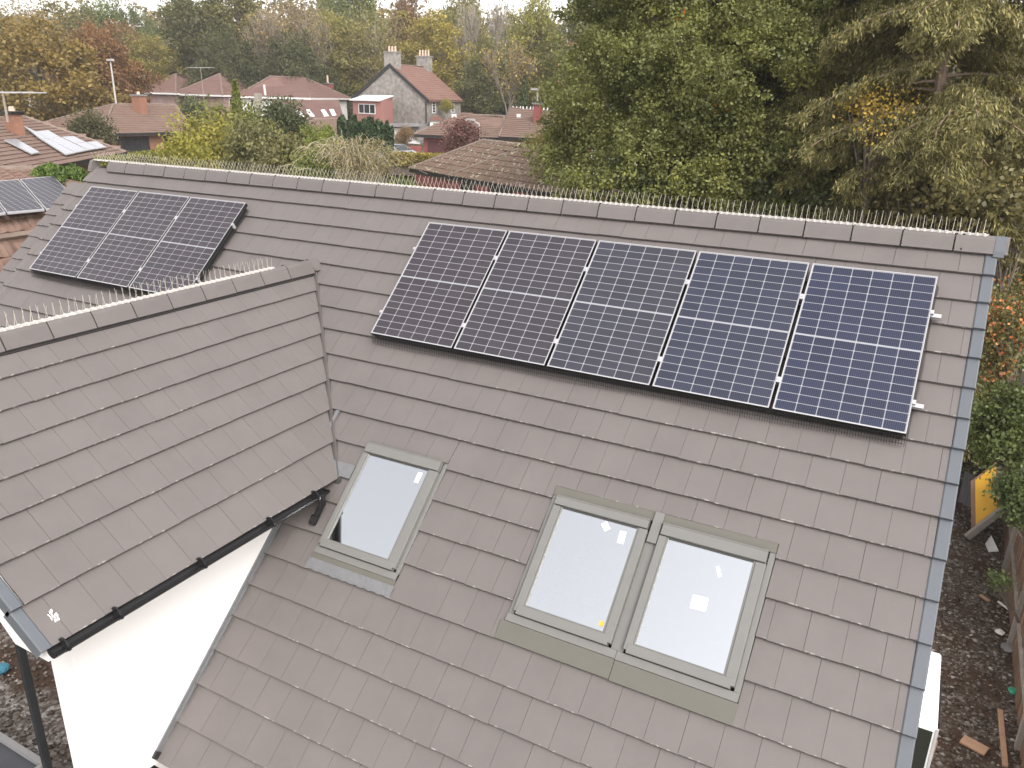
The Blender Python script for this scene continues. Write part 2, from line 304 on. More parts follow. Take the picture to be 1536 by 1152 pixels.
# tiles: mesh origin at the lower lip, local y up the slope
TH = .036
def tile_mesh(wd, ln, il=0, ir=0):
    s = TH/.325; c = .003; r = lambda a: random.uniform(-a, a)
    b = MB(); x0, x1 = (0 if il else .0004), (wd if ir else wd-.0004); cl_, cr_ = (0 if il else .0012), (0 if ir else .0012); e = [r(.0012) for _ in range(4)]
    b.add([(x0,.0+e[0],-TH*.58),(x1,0+e[1],-TH*.58),(x0,0+e[0],-c),(x1,0+e[1],-c),(x0+cl_,c+e[2],0),(x1-cr_,c+e[3],0),(x0+cl_,ln,-s*ln),(x1-cr_,ln,-s*ln),(x0,ln,-s*ln-.014),(x1,ln,-s*ln-.014)],
          [(0,1,3,2),(2,3,5,4),(4,5,7,6),(6,7,9,8),(8,9,1,0),(0,2,4,6,8),(1,9,7,5,3)])
    return b.mesh('roof_tile')
FULL = [tile_mesh(.29, .41) for _ in range(5)]
tiles = []      # (priority, roof, name, mesh-or-size, matrix)
def place_tiles(Mx, rows, u0, u1, w0, joints, roof, holes, skip):
    prev = 0
    for k, v in enumerate(rows):
        g = v-prev; ln = g+.07 if k else v-.02; j = joints[k % 2]
        n0 = int(math.floor((u0-j)/.29)); n1 = int(math.ceil((u1-j)/.29))
        for n in range(n0, n1+1):
            a = max(j+n*.29, u0); c = min(j+(n+1)*.29, u1)
            if c-a < .03 or skip(a, c, prev, v): continue
            rects = [(a, c, v-ln, v)]; whole = (c-a > .288)
            for h in holes:
                if h[2] < v-.02 and h[3] > prev+.02: rects = subtract(rects, h)
            for (a2, c2, va, vb) in rects:
                if vb-va < .075 or c2-a2 < .02: continue
                full = whole and abs(vb-va-ln) < 1e-6 and abs(c2-a2-.29) < .01 and k > 0
                il, ir = a2 > a+1e-4 and len(rects) > 1, c2 < c-1e-4 and len(rects) > 1
                j2 = (0 if (il or ir or len(rects) > 1) else random.uniform(-.0006,.0006), random.uniform(-.003,.003), random.uniform(-.0007,.0007))
                # lower lip stays on the course line; a piece cut from above keeps the slope of its row
                hz = -(v-vb)*TH/.325
                T = Mx @ Matrix.Translation((a2+j2[0], -vb+j2[1], hz+j2[2])) @ Matrix.Rotation(0 if len(rects) > 1 else random.uniform(-.0012,.0012), 4, 'Z')
                P = T.translation; dist = (P-CAM).length; dd = (P-CAM)
                zc = dd.dot(FW); px = 768+F*dd.dot(RT)/zc; py = 576-F*dd.dot(UP)/zc
                vis = -60 < px < 1600 and -10 < py < 1250
                tiles.append((dist if vis else 900+dist, roof, full, (c2-a2, min(vb-va, .41), il, ir), T))
        prev = v
def skip_main(a, c, v0, v1):
    z = -v1*SA; y = -v1*CA
    if c < -.1 and v1 > 4.0: return True
    if z > ZW-.1: return False
    half = (ZW-z)/math.tan(AW)              # wing footprint half width at this height
    if v0*SA > 2.9: return (XW-3.2 < a) and c < -.06
    return a > XW-half+.75 and c < XW+half-.75
place_tiles(MR, V, UL+.02, UR-.105, 0, (6.0, 6.145), main_roof, HOLES, skip_main)
def skip_wing(a, c, v0, v1):
    z = ZW-v0*SW; yv = z/math.tan(A)   # valley y at this row
    return a > yv+.65
place_tiles(MW, WV, -6.27, -.8, 0, (-5.095, -4.95), wing_roof, [], skip_wing)
tiles.sort(key=lambda t: t[0]); rest = {id(main_roof): MB(), id(wing_roof): MB()}
for i, (d_, roof, full, dims, T) in enumerate(tiles):
    if i < 300:
        me = random.choice(FULL) if full else tile_mesh(*dims)
        o = link('roof_tile', me, M['tile'], roof); o.matrix_basis = T
    else:
        me = tile_mesh(*dims); q = rest[id(roof)]
        q.add([T @ v.co for v in me.vertices], [tuple(p.vertices) for p in me.polygons]); D.meshes.remove(me)
M['tilestuff'] = M['tile'].copy(); M['tilestuff'].name = 'warm_grey_concrete_tile_rest'
# the far tiles share one mesh: take the per-piece tone from a face attribute instead of the object
def rest_mesh(q, roof):
    me = D.meshes.new('roof_tile'); me.from_pydata(q.v, [], q.f); a = me.attributes.new('rnd', 'FLOAT', 'FACE')
    vals = []; 
    for i in range(len(q.f)): 
        if i % 7 == 0: r = random.random()
        vals.append(r)
    a.data.foreach_set('value', vals); return link('roof_tile', me, M['tilestuff'], roof, kind='stuff')
nt = M['tilestuff'].node_tree; oi = [n for n in nt.nodes if n.type == 'OBJECT_INFO'][0]; an = nt.nodes.new('ShaderNodeAttribute'); an.attribute_name = 'rnd'
for l in list(oi.outputs['Random'].links): nt.links.new(an.outputs['Fac'], l.to_socket)
for n in nt.nodes:
    if n.type == 'SEPXYZ': 
        for l in list(n.outputs[1].links): q_ = l.to_socket; nt.links.remove(l); q_.default_value = 1
for rf in (main_roof, wing_roof): rest_mesh(rest[id(rf)], rf)
# plain far slope tiles of the main roof (north side) as courses
b = MB()
for k in range(20):
    v0, v1 = k*.35, k*.35+.4
    b.add([(UL,v0*CA,-v0*SA-.03),(UR,v0*CA,-v0*SA-.03),(UR,v1*CA,-v1*SA+.002),(UL,v1*CA,-v1*SA+.002),(UR,v1*CA,-v1*SA-.025),(UL,v1*CA,-v1*SA-.025)], [(0,1,2,3),(3,2,4,5)])
b.build('roof_course', M['tilestuff'], main_roof, kind='stuff')
# verge caps
def verge_mesh(g, flip=1, wd=.105):
    b = MB(); s = TH/.325; h = .008
    prof = [(-wd,h-.004),(-wd+.01,h+.004),(-.012,h+.006),(0,h-.006),(0,-.11),(-.008,-.11),(-.01,-.02),(-wd,-.012)]
    n = len(prof); vs = [(x*flip, 0, z) for x, z in prof]+[(x*flip, g+.03, z-s*(g+.03)) for x, z in prof]
    b.add(vs, [tuple(range(n)), tuple(range(2*n-1, n-1, -1))]+[(i, (i+1) % n, n+(i+1) % n, n+i) for i in range(n)])
    return b.mesh('verge_tile')
p_ = 0
for k, v in enumerate(V):
    g = v-p_ if k else v-.03
    o = link('verge_tile', verge_mesh(g), M['verge'], main_roof); o.matrix_basis = MR @ Matrix.Translation((UR+random.uniform(-.004,.004), -v-.004, 0))
    if v < 4.0: link('verge_tile', verge_mesh(g, -1), M['verge'] if 0 else M['tile'], main_roof).matrix_basis = MR @ Matrix.Translation((UL, -v-.004, 0))
    p_ = v
p_ = 0
for k, v in enumerate(WV):
    g = v-p_ if k else v-.03; o = link('verge_tile', verge_mesh(g, -1, .09), M['verge'], wing_roof); o.matrix_basis = MW @ Matrix.Translation((-6.36, -v-.004, 0)); p_ = v
# painted mark on the lowest wing tile
b = MB()
for i in range(26):
    a = random.uniform(0, 6.28); r = random.uniform(.3, 1)
    x = -6.13+cos(a)*.03*r; y = -2.46+sin(a)*.055*r; aa = random.uniform(-.4,.4)
    T = MW @ Matrix.Translation((x, y, .0035-(2.665-2.46)*TH/.325)) @ Matrix.Rotation(aa, 4, 'Z'); b.box(-.004,.004,-.014,.014,0,.002, T)
b.build('chalk_mark', M['debriswhite'], wing_roof)
# ridge tiles
def ridge_mesh(ln, w=.095):
    prof = [(-w-.012,-.075),(-w,-.052),(-.05,.05),(-.025,.078),(.025,.078),(.05,.05),(w,-.052),(w+.012,-.075),(w-.005,-.09),(0,.0),(-w+.005,-.09)]
    b = MB(); n = len(prof); vs = []
    for x, s in ((.004, 1), (.035, 1.0), (ln-.01, .99)): vs += [(x, y*s, z*s) for y, z in prof]
    b.add(vs, [tuple(range(n-1,-1,-1)), tuple(range(2*n, 3*n))]+[(r*n+i, r*n+(i+1) % n, (r+1)*n+(i+1) % n, (r+1)*n+i) for r in (0,1) for i in range(n)])
    b.box(-.012,.014,-.03,-.012,.062,.085, None, 1); b.box(-.004,.008,-w-.006,-w+.006,-.07,-.045, None, 1)   # clip and union
    return b.mesh('ridge_tile')
rm = ridge_mesh(.472); rm.materials.append(M['ridge']); rm.materials.append(M['blackmetal'])
x = 5.925; first = True
while x > UL-.3:
    o = link('ridge_tile', rm, None, main_roof); o.matrix_basis = Matrix.Translation((x, random.uniform(-.003,.003), random.uniform(-.002,.003))) @ Matrix.Rotation(random.uniform(-.004,.004), 4, 'Z')
    x -= .472
    if x < UL-.02: break
b = MB(); b.v = []; em = ridge_mesh(.30); em.materials.append(M['ridge']); em.materials.append(M['blackmetal'])
o = link('ridge_tile', em, None, main_roof); o.matrix_basis = Matrix.Translation((5.985+.0,0,.002)); o.location.x = 5.99
b = MB(); w_ = .1
prof = [(-w_-.012,-.1),(-w_,-.048),(-.052,.056),(-.025,.084),(.025,.084),(.052,.056),(w_,-.048),(w_+.012,-.1)]
b.prism([(6.27,y,z) for y, z in prof], (.09,0,0)); b.build('ridge_end_cap', M['verge'], main_roof)
b = MB(); b.prism([(UL-.05,y,z) for y, z in prof], (.08,0,0)); b.build('ridge_end_cap', M['ridge'], main_roof)
wrm = ridge_mesh(.452, .1); wrm.materials.append(M['ridge']); wrm.materials.append(M['blackmetal'])
y = -1.12
while y > -6.5:
    o = link('ridge_tile', wrm, None, wing_roof); o.matrix_basis = Matrix.Translation((XW, y, ZW+.0+random.uniform(-.002,.003))) @ Matrix.Rotation(-pi/2+random.uniform(-.006,.006), 4, 'Z')
    y -= .452
b = MB(); b.prism([(XW-.12,-1.12,ZW-.04),(XW,-1.12,ZW+.088),(XW+.12,-1.12,ZW-.05)], (0,.16,.0)); b.build('saddle', M['ridge'], wing_roof)
# valley trim
b = MB()
def vpt(w_, h=0): z = ZW-w_*SW; return Vector((XW+w_*CW, z/math.tan(A), z+h))
for w0_, w1_ in ((0.12, .62), (.6, 2.66)):
    p0, p1 = vpt(w0_, .03), vpt(w1_, .03); s = .014
    b.prism([p0+Vector((-s*1.3,-s,-.045)), p0+Vector((0,0,.006)), p0+Vector((s*1.3,s,-.045))], p1-p0)
b.build('valley_trim', M['ridge'], main_roof)
b = MB(); p0, p1 = vpt(.05,.0), vpt(2.7,.0); s = .045
b.prism([p0+Vector((-s*1.2,-s*.3,-.02)), p0+Vector((0,0,.012)), p0+Vector((s*.4,s*1.2,-.03)), p0+Vector((0,0,-.06))], p1-p0); b.build('valley_gutter', M['windark'], main_roof)
# lead piece where the valley ends on the lower roof
b = MB(); b.box(.24,.60,-4.02,-3.86,-.03,.014, MR); bevel(b.mesh()); b.build('lead_flashing', M['lead'], main_roof)
# walls
def wall(name, poly, ext, m=M['white']): return MB().prism(poly, ext).build(name, m, house)
zg = ZW-2.69*SW
MB().box(-.33,0,-5.9,-2.4,-7.35,zg-.1).build('wing_wall', M['white'], house)
MB().box(-3.4,-.0,-6.15,-2.4,zg-.1,zg-.07).build('soffit', M['upvc'], house)
MB().box(-7.0,-.33,-2.4,-2.2,-7.35,-2.3).build('front_wall', M['white'], house)
# main walls (gables, front and back)
ze = -7.1*SA+.05
wall('gable_wall', [(6.18,-5.05,-7.35),(6.18,-5.05,-5.05*math.tan(A)-.15),(6.18,0,-.2),(6.18,5.05,-5.05*math.tan(A)-.15),(6.18,5.05,-7.35)], (-.2,0,0))
wall('gable_wall', [(-7.15,-2.4,-7.35),(-7.15,-2.4,-2.4*math.tan(A)-.15),(-7.15,0,-.2),(-7.15,5.05,-5.05*math.tan(A)-.15),(-7.15,5.05,-7.35)], (.2,0,0))
MB().box(-.2,6.0,-5.0,-4.8,-7.35,-4.7).build('front_wall', M['white'], house)
MB().box(-7.1,6.0,4.8,5.0,-7.35,-4.7).build('back_wall', M['white'], house)
# abutment flashing where the lower roof meets the wing wall
b = MB()
for k in range(10, 20):
    v0, v1 = V[k-1], V[k]; b.box(-.006,.035,-v1,-v0-.01,-.01,.012, MR)
b.box(-.006,.016,-7.2,-3.5,-.02,.05, MR); b.build('abutment_flashing', M['lead'], main_roof)
b = MB(); b.box(.0,.035,-7.21,-7.14,-.01,.05, MR); b.build('flashing_end', M['blackmetal'], main_roof)
# wing eaves: soffit, fascia, gutter with brackets and outlet
zg = ZW-2.69*SW
MB().box(.0,.40,-6.2,-3.25,zg-.12,zg-.09).build('soffit', M['upvc'], house)
MB().box(.40,.42,-6.2,-3.25,zg-.12,zg+.01).build('fascia', M['upvc'], house)
b = MB(); b.prism([(-.0,-6.30,zg-.12),(.42,-6.30,zg-.12),(.42,-6.30,zg+.0),(XW,-6.30,ZW-.17),(XW-1.95,-6.30,zg),(XW-1.95,-6.30,zg-.12),(-3,-6.3,zg-.12),(XW,-6.30,ZW-.42)], (0,.2,0)); b.build('barge_board', M['upvc'], house)
def gutter(a, c, r=.058, out=Vector((1,0,0)), name='gutter'):
    b = MB(); a = Vector(a); c = Vector(c); n = 10; ring = []
    for rr in (r, r-.006):
        for i in range(n+1):
            t = pi*i/n; ring.append((out*(-cos(t)*rr), -sin(t)*rr))
    def P(base): return [base+o_+Vector((0,0,z_)) for o_, z_ in ring]
    vs = P(a)+P(c); m_ = 2*(n+1); fs = []
    for q in (0, n+1): fs += [(q+i, q+i+1, m_+q+i+1, m_+q+i) for i in range(n)]
    fs += [(0, n+1, m_+n+1, m_), (n, m_+n, m_+2*n+1, 2*n+1)]
    b.add(vs, fs)
    for e in (a, c):       # stop ends
        b.prism([e+o_+Vector((0,0,z_)) for o_, z_ in ring[:n+1]], (c-a).normalized()*.006*(1 if e is a else -1))
    return b.build(name, M['black'], house)
g = gutter((.475+.01,-6.30,zg-.005),(.475+.01,-3.22,zg-.005))
for yy in (-6.2,-5.75,-4.9,-4.05,-3.4):
    MB().bar((.485,yy-.008,zg-.006),(.485,yy+.008,zg-.006),.0615,10).box(.53,.56,yy-.012,yy+.012,zg-.03,zg+.004).build('gutter_bracket', M['black'], g)
b = MB(); b.bar((.485,-3.30,zg-.03),(.485,-3.30,zg-.16),.042,10); b.bar((.485,-3.30,zg-.15),(.44,-3.36,zg-.3),.036,10); b.bar((.44,-3.36,zg-.28),(.42,-3.40,zg-.36),.045,10); b.build('rainwater_outlet', M['black'], g)
ye, zee = RP(0,7.26).y, RP(0,7.26).z
g2 = gutter((.02,ye-.05,zee-.01),(6.1,ye-.05,zee-.01), .055, Vector((0,-1,0)))
# interior under the roof windows
room = MB()
room.box(.15,5.6,-4.6,-.6,-5.05,-5.0, None, 1)        # floor
zr = lambda y: y*math.tan(A)-.24
for x_ in (.12, 5.6): room.prism([(x_,-4.6,-5.0),(x_,-4.6,zr(-4.6)),(x_,-.6,zr(-.6)),(x_,-.6,-5.0)], (.03,0,0))
room.box(.15,5.6,-.6,-.57,-5.0,zr(-.6))
rm_ = room.mesh('room'); rm_.materials.append(M['plaster']); rm_.materials.append(M['floorboard']); link('room_lining', rm_, None, house)
# ---- roof windows
def skylight(u0, u1, v0, v1, g, stickers):
    e = empty('skylight', RP((u0+u1)/2, (v0+v1)/2)); e.parent = house; e.matrix_parent_inverse = wm(house).inverted()
    fr = M['winframe']
    bx = lambda n, r, h0, h1, m=fr, bv=.004: link(n, bevel(MB().box(r[0],r[1],-r[3],-r[2],h0,h1, MR).mesh(n), bv), m, e)
    bx('head_cover', (u0+.008,u1-.008,v0,g[2]-.015), -.02,.062)
    bx('cover_strip', (u0+.002,u1-.002,v0+.004,v0+.018), .05,.067)
    bx('side_cover', (u0,g[0]-.012,g[2]-.01,v1-.03), -.03,.045); bx('side_cover', (g[1]+.012,u1,g[2]-.01,v1-.03), -.03,.045)
    bx('sill_cover', (u0+.03,u1-.03,g[3]+.006,v1-.004), -.03,.05)
    bx('sash', (g[0]-.012,g[0]+.008,g[2]-.01,g[3]+.01), -.03,.036); bx('sash', (g[1]-.008,g[1]+.012,g[2]-.01,g[3]+.01), -.03,.036)
    bx('sash', (g[0],g[1],g[3]-.008,g[3]+.007), -.03,.034)
    bx('seal', (g[0]-.002,g[1]+.002,g[2]-.016,g[2]), -.03,.03, M['windark'], .001)
    bx('pane', (g[0]+.006,g[1]-.006,g[2]-.004,g[3]-.006), .012,.018, M['glass'], .001)
    # reveal shaft in white plaster
    s = MB(); r = (g[0]-.03, g[1]+.03, -(g[3]+.03), -(g[2]-.03)); t = .02
    s.box(r[0],r[0]+t,r[2],r[3],-.55,-.03,MR); s.box(r[1]-t,r[1],r[2],r[3],-.55,-.03,MR); s.box(r[0],r[1],r[3]-t,r[3],-.55,-.03,MR); s.box(r[0],r[1],r[2],r[2]+t,-.55,-.03,MR)
    s.build('reveal', M['plaster'], e)
    for (uu, vv, su, sv, ang, m_) in stickers:
        T = MR @ Matrix.Translation((uu,-vv,.0205)) @ Matrix.Rotation(ang,4,'Z'); MB().box(-su/2,su/2,-sv/2,sv/2,0,.001,T).build('sticker', m_, e)
    return e
skylight(.632,1.612,3.565,4.80,GL[0],[(1.405,3.80,.055,.12,-.0,M['upvc'])])
skylight(2.955,3.915,3.595,4.80,GL[1],[(3.52,3.765,.06,.085,.75,M['upvc']),(3.70,3.825,.062,.12,.06,M['upvc']),(3.775,4.63,.04,.045,.1,M['gold'])])
skylight(4.03,4.985,3.59,4.805,GL[2],[(4.535,4.20,.135,.12,.05,M['upvc']),(4.62,3.885,.03,.095,.5,M['upvc'])])
fl = empty('window_flashing', RP(1.1,5)); fl.parent = house; fl.matrix_parent_inverse = wm(house).inverted()
def flash(n, r, h0, h1, m): return link(n, bevel(MB().box(r[0],r[1],-r[3],-r[2],h0,h1,MR).mesh(n),.003), m, fl)
flash('side_flashing', (.605,.632,3.56,4.96),-.05,-.006,M['winframe']); flash('side_flashing', (1.612,1.652,3.56,4.96),-.05,-.006,M['winframe'])
flash('head_flashing', (.6,1.655,3.545,3.566),-.05,.012,M['leadgreen']); flash('bottom_flashing', (.605,1.652,4.80,4.872),-.05,.012,M['winframe']); flash('apron', (.60,1.655,4.872,4.975),-.05,.004,M['leadgreen'])
# crinkled lead apron strip
b = MB(); n = 46; vs = []
for i in range(n+1):
    u = .585+(1.675-.585)*i/n
    for j, v in enumerate((4.93,4.96,4.99,5.02,5.048+.006*sin(i*1.3))): vs.append(RP(u, v, .010+random.uniform(-.0015,.0015)+(.0 if j < 4 else -.006)))
b.add(vs, [(i*5+j,i*5+j+1,i*5+j+6,i*5+j+5) for i in range(n) for j in range(4)]); b.build('lead_apron', M['lead'], fl)
for r in ((2.90,2.955,3.50,4.87),(3.915,4.03,3.62,4.87),(4.985,5.035,3.50,4.87)): flash('side_flashing', r,-.05,-.008,M['winframe'])
flash('head_flashing',(2.9,3.96,3.495,3.59),-.05,.004,M['leadgreen']); flash('head_flashing',(3.962,5.035,3.495,3.585),-.05,.003,M['leadgreen'])
flash('centre_cap',(3.93,4.02,3.50,3.80),-.02,.03,M['winframe'])
flash('bottom_flashing',(2.9,3.98,4.80,4.875),-.05,.012,M['winframe']); flash('bottom_flashing',(3.983,5.03,4.805,4.88),-.05,.012,M['winframe'])
flash('apron',(2.86,3.98,4.876,5.052),-.05,.005,M['leadgreen']); flash('apron',(3.984,5.04,4.881,5.06),-.05,.004,M['leadgreen'])
# ---- things inside the room: bed under the pair of windows, a person looking up
bed = empty('bed', (3.5,-3.6,-5.0), 'bed with white pillows inside under the middle roof window', 'bed')
MB().box(2.8,4.6,-3.9,-2.1,-5.0,-4.62).build('bed_base', M['plaster'], bed)
link('duvet', bevel(MB().box(2.75,4.65,-3.95,-2.1,-4.62,-4.4).mesh(),.08,3), M['linen'], bed)
for xx in (3.05,3.85): link('pillow', bevel(MB().box(xx,xx+.65,-3.9,-3.5,-4.4,-4.22).mesh(),.07,3), M['linen'], bed)
def skin_body(name, verts, edges, radii, m, parent, root=0, sub=2):
    me = D.meshes.new(name); me.from_pydata(verts, edges, []); o = link(name, me, m, parent)
    s = o.modifiers.new('skin', 'SKIN'); 
    for i, r in enumerate(radii): me.skin_vertices[0].data[i].radius = (r, r) if not isinstance(r, tuple) else r
    me.skin_vertices[0].data[root].use_root = True
    q = o.modifiers.new('sub', 'SUBSURF'); q.levels = sub; q.render_levels = sub; return o
hp_ = at(889,812,1.0); r_ = ray(889,812)
nrm = Vector((0,-SA,CA)); tt = (RP(3.5,4,-.42)-CAM).dot(nrm)/r_.dot(nrm); hp_ = CAM+r_*tt       # head just below the glass
pe = empty('person', (hp_.x,hp_.y,-5.0), 'person in a pale top standing inside, face faint behind the middle roof window', 'person')
hx, hy, hz = hp_; nz = hz-.26
vs = [(hx,hy+.1,hz-.78),(hx,hy+.09,hz-.6),(hx,hy+.07,hz-.42),(hx,hy+.05,hz-.3),(hx,hy+.03,hz-.17),(hx,hy,hz-.06),(hx,hy-.02,hz+.03),
      (hx-.17,hy+.06,hz-.32),(hx-.24,hy+.0,hz-.56),(hx-.2,hy-.2,hz-.7),(hx+.17,hy+.06,hz-.32),(hx+.25,hy+.0,hz-.58),(hx+.2,hy-.2,hz-.74),
      (hx-.1,hy+.1,hz-.86),(hx-.11,hy+.06,hz-1.25),(hx-.11,hy+.1,hz-1.6),(hx+.1,hy+.1,hz-.86),(hx+.11,hy+.06,hz-1.25),(hx+.11,hy+.1,hz-1.6),(hx-.11,hy-.02,hz-1.66),(hx+.11,hy-.02,hz-1.66)]
ed = [(0,1),(1,2),(2,3),(3,4),(4,5),(5,6),(3,7),(7,8),(8,9),(3,10),(10,11),(11,12),(0,13),(13,14),(14,15),(0,16),(16,17),(17,18),(15,19),(18,20)]
skin_body('body', vs, ed, [.13,.12,.14,.1,.05,.085,.075,.07,.05,.035,.07,.05,.035,.09,.06,.045,.09,.06,.045,.04,.04], M['skin'], pe)
vt = [(hx,hy+.1,hz-.8),(hx,hy+.09,hz-.6),(hx,hy+.07,hz-.42),(hx,hy+.055,hz-.31),(hx-.17,hy+.06,hz-.32),(hx-.24,hy,hz-.54),(hx+.17,hy+.06,hz-.32),(hx+.25,hy,hz-.56)]
skin_body('shirt', vt, [(0,1),(1,2),(2,3),(3,4),(4,5),(3,6),(6,7)], [.16,.145,.165,.115,.09,.07,.09,.07], M['shirt'], pe)
b = bmesh.new(); bmesh.ops.create_icosphere(b, subdivisions=2, radius=.1, matrix=Matrix.Translation((hx,hy+.035,hz+.035)) @ Matrix.Diagonal((.85,.95,.9,1))); me = D.meshes.new('hair'); b.to_mesh(me); b.free(); link('hair', me, M['hair'], pe)
b = MB(); b.prism([(hx-.015,hy-.098,hz-.05),(hx+.015,hy-.098,hz-.05),(hx,hy-.09,hz+.0)],(0,-.022,.0)); b.build('nose', M['skin'], pe)
b = MB(); b.box(hx-.045,hx-.02,hy-.1,hy-.085,hz-.0,hz+.012); b.box(hx+.02,hx+.045,hy-.1,hy-.085,hz,hz+.012); b.build('eyes', M['windark'], pe)

# ================================================================== SOLAR ARRAYS
PW, PL, HP = 1.14, 1.722, .12
def box_mesh(n, *a): return MB().box(*a).mesh(n)
fm = MB(); t = .008; z0, z1 = -.035, .0
for r in ((0,PW,-t,0),(0,PW,-PL,-PL+t),(0,t,-PL+t,-t),(PW-t,PW,-PL+t,-t)): fm.box(*r, z0, z1)
FRAME = fm.mesh('frame'); FRAME.materials.append(M['silver'])
SHEET = box_mesh('backsheet', t,PW-t,-PL+t,-t,-.02,-.006); SHEET.materials.append(M['backsheet'])
cw, ch = .1785, .0868; CELL = MB()
c_ = .006; CELL.prism([(c_,0,0),(cw-c_,0,0),(cw,c_,0),(cw,ch-c_,0),(cw-c_,ch,0),(c_,ch,0),(0,ch-c_,0),(0,c_,0)],(0,0,.0012)); CELL = CELL.mesh('solar_cell')
CELL.transform(Matrix.Translation((-cw/2,-ch/2,0))); CELL.materials.append(M['cell'])
ORD = ['leftmost','second from left','middle','fourth from left','rightmost']
GAP_SHADE = MB()
for r in ((-.0012,PW+.0012,0,.0012),(-.0012,PW+.0012,-PL-.0012,-PL),(-.0012,0,-PL,0),(PW,PW+.0012,-PL,0)): GAP_SHADE.box(*r, -.06, -.005)
GAP_SHADE = GAP_SHADE.mesh('gap_shade_strip'); GAP_SHADE.materials.append(M['black'])  # black strips stand in for the shade in the gaps between panels
CCOL = [(.034,.028,.033,1),(.034,.029,.036,1),(.030,.031,.042,1),(.022,.026,.046,1),(.016,.021,.046,1)]  # brown to navy tint paints the sky reflection along the row
def panel(u, v, label, group, ccol):
    T = MR @ Matrix.Translation((u, -v, HP))
    e = empty('solar_panel', T.translation, label, 'solar panel', group)
    for n, me in (('frame', FRAME), ('backsheet', SHEET), ('gap_shade_strip', GAP_SHADE)): o = link(n, me, None, e); o.matrix_basis = T
    px_ = (PW-2*t-.008)/6; py_ = (PL-2*t-.012-.014)/18
    for i in range(6):
        for j in range(18):
            x_ = t+.004+px_*(i+.5); y_ = -(t+.006+py_*(j+.5)+(.014 if j > 8 else 0))
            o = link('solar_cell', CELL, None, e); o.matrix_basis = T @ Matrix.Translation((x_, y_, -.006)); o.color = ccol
    return e
PS = 1.1749
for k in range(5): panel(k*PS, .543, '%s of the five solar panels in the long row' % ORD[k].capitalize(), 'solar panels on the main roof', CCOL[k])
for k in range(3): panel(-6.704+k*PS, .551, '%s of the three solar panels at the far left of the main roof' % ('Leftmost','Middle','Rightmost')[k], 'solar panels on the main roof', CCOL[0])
def rails(u0, n, vs_, left, right, who):
    for i, v in enumerate(vs_):
        e = empty('mounting_rail', RP(u0, v, .06), '%s aluminium rail under the %s solar panels' % (('Upper','Lower')[i], who), 'rail', 'mounting rails under the solar panels')
        b = MB(); b.box(u0-left, u0+(n-1)*PS+PW+right, -v-.02, -v+.02, .045, .085, MR); b.box(u0-left+.01, u0+(n-1)*PS+PW+right-.004, -v-.006, -v+.006, .085, .088, MR); b.build('rail', M['alu'], e)
        for k in range(n-1):
            x = u0+k*PS+(PW+PS)/2; b = MB(); b.box(x-.02,x+.02,-v-.03,-v+.03,.119,.126,MR); b.build('clamp', M['alu'], e); MB().box(x-.008,x+.008,-v-.008,-v+.008,.126,.134,MR).build('bolt', M['silver'], e)
        x = u0+(n-1)*PS+PW+.012; MB().box(x-.012,x+.016,-v-.01,-v+.03,.085,.125,MR).build('clamp', M['alu'], e)
        x = u0-.012; MB().box(x-.03,x+.006,-v-.015,-v+.02,.06,.11,MR).build('clamp', M['alu'], e)
        for k in range(n*2):     # roof hooks
            x = u0+.3+k*PS/2; b = MB(); b.box(x,x+.03,-v-.08,-v+.1,.0,.04,MR); b.build('roof_hook', M['alu'], e)
rails(0, 5, (.968,1.95), .045, .095, 'five'); rails(-6.704, 3, (.968,1.95), .02, .03, 'three')
def skirt(u0, n, v0, who):
    u1 = u0+(n-1)*PS+PW; vb = v0+PL
    e = empty('bird_mesh', RP(u0, vb), 'black wire bird mesh closing the gap below the %s solar panels' % who, 'bird mesh', 'bird mesh round the solar panels')
    b = MB(); b.box(u0+.02,u1-.02,-vb-.0,-vb+.012,.0,.085,MR); b.box(u0+.03,u0+.04,-vb+.06,-v0-.05,.0,.085,MR); b.box(u1-.03,u1-.02,-vb+.06,-v0-.05,.0,.085,MR); b.build('shade_backing', M['black'], e)  # solid black boxes added as the shade under the panels
    b = MB(); x = u0+.01; k = 0
    while x < u1+.01:
        o_ = .085+.012*sin(x*3.1)+random.uniform(-.004,.004)
        b.bar(RP(x, vb-.01, .10), RP(x+.004, vb+o_, .006), .0026, 3, cap=False); x += .0235
    for h in (.2,.5,.8): 
        b.bar(RP(u0,vb-.01+.085*h,.10-.094*h),RP(u1,vb-.01+.085*h,.10-.094*h),.0028,3)
    y = v0+.06
    while y < vb:
        b.bar(RP(u1-.01,y,.10),RP(u1+.03+.008*sin(y*5),y,.006),.0026,3,cap=False); y += .0235
    for h in (.3,.65): b.bar(RP(u1-.01+.04*h,v0+.06,.10-.094*h),RP(u1-.01+.04*h,vb+.02,.10-.094*h),.0028,3)
    b.build('wire_mesh', M['black'], e, kind='stuff')
skirt(0,5,.543,'five'); skirt(-6.704,3,.551,'three')

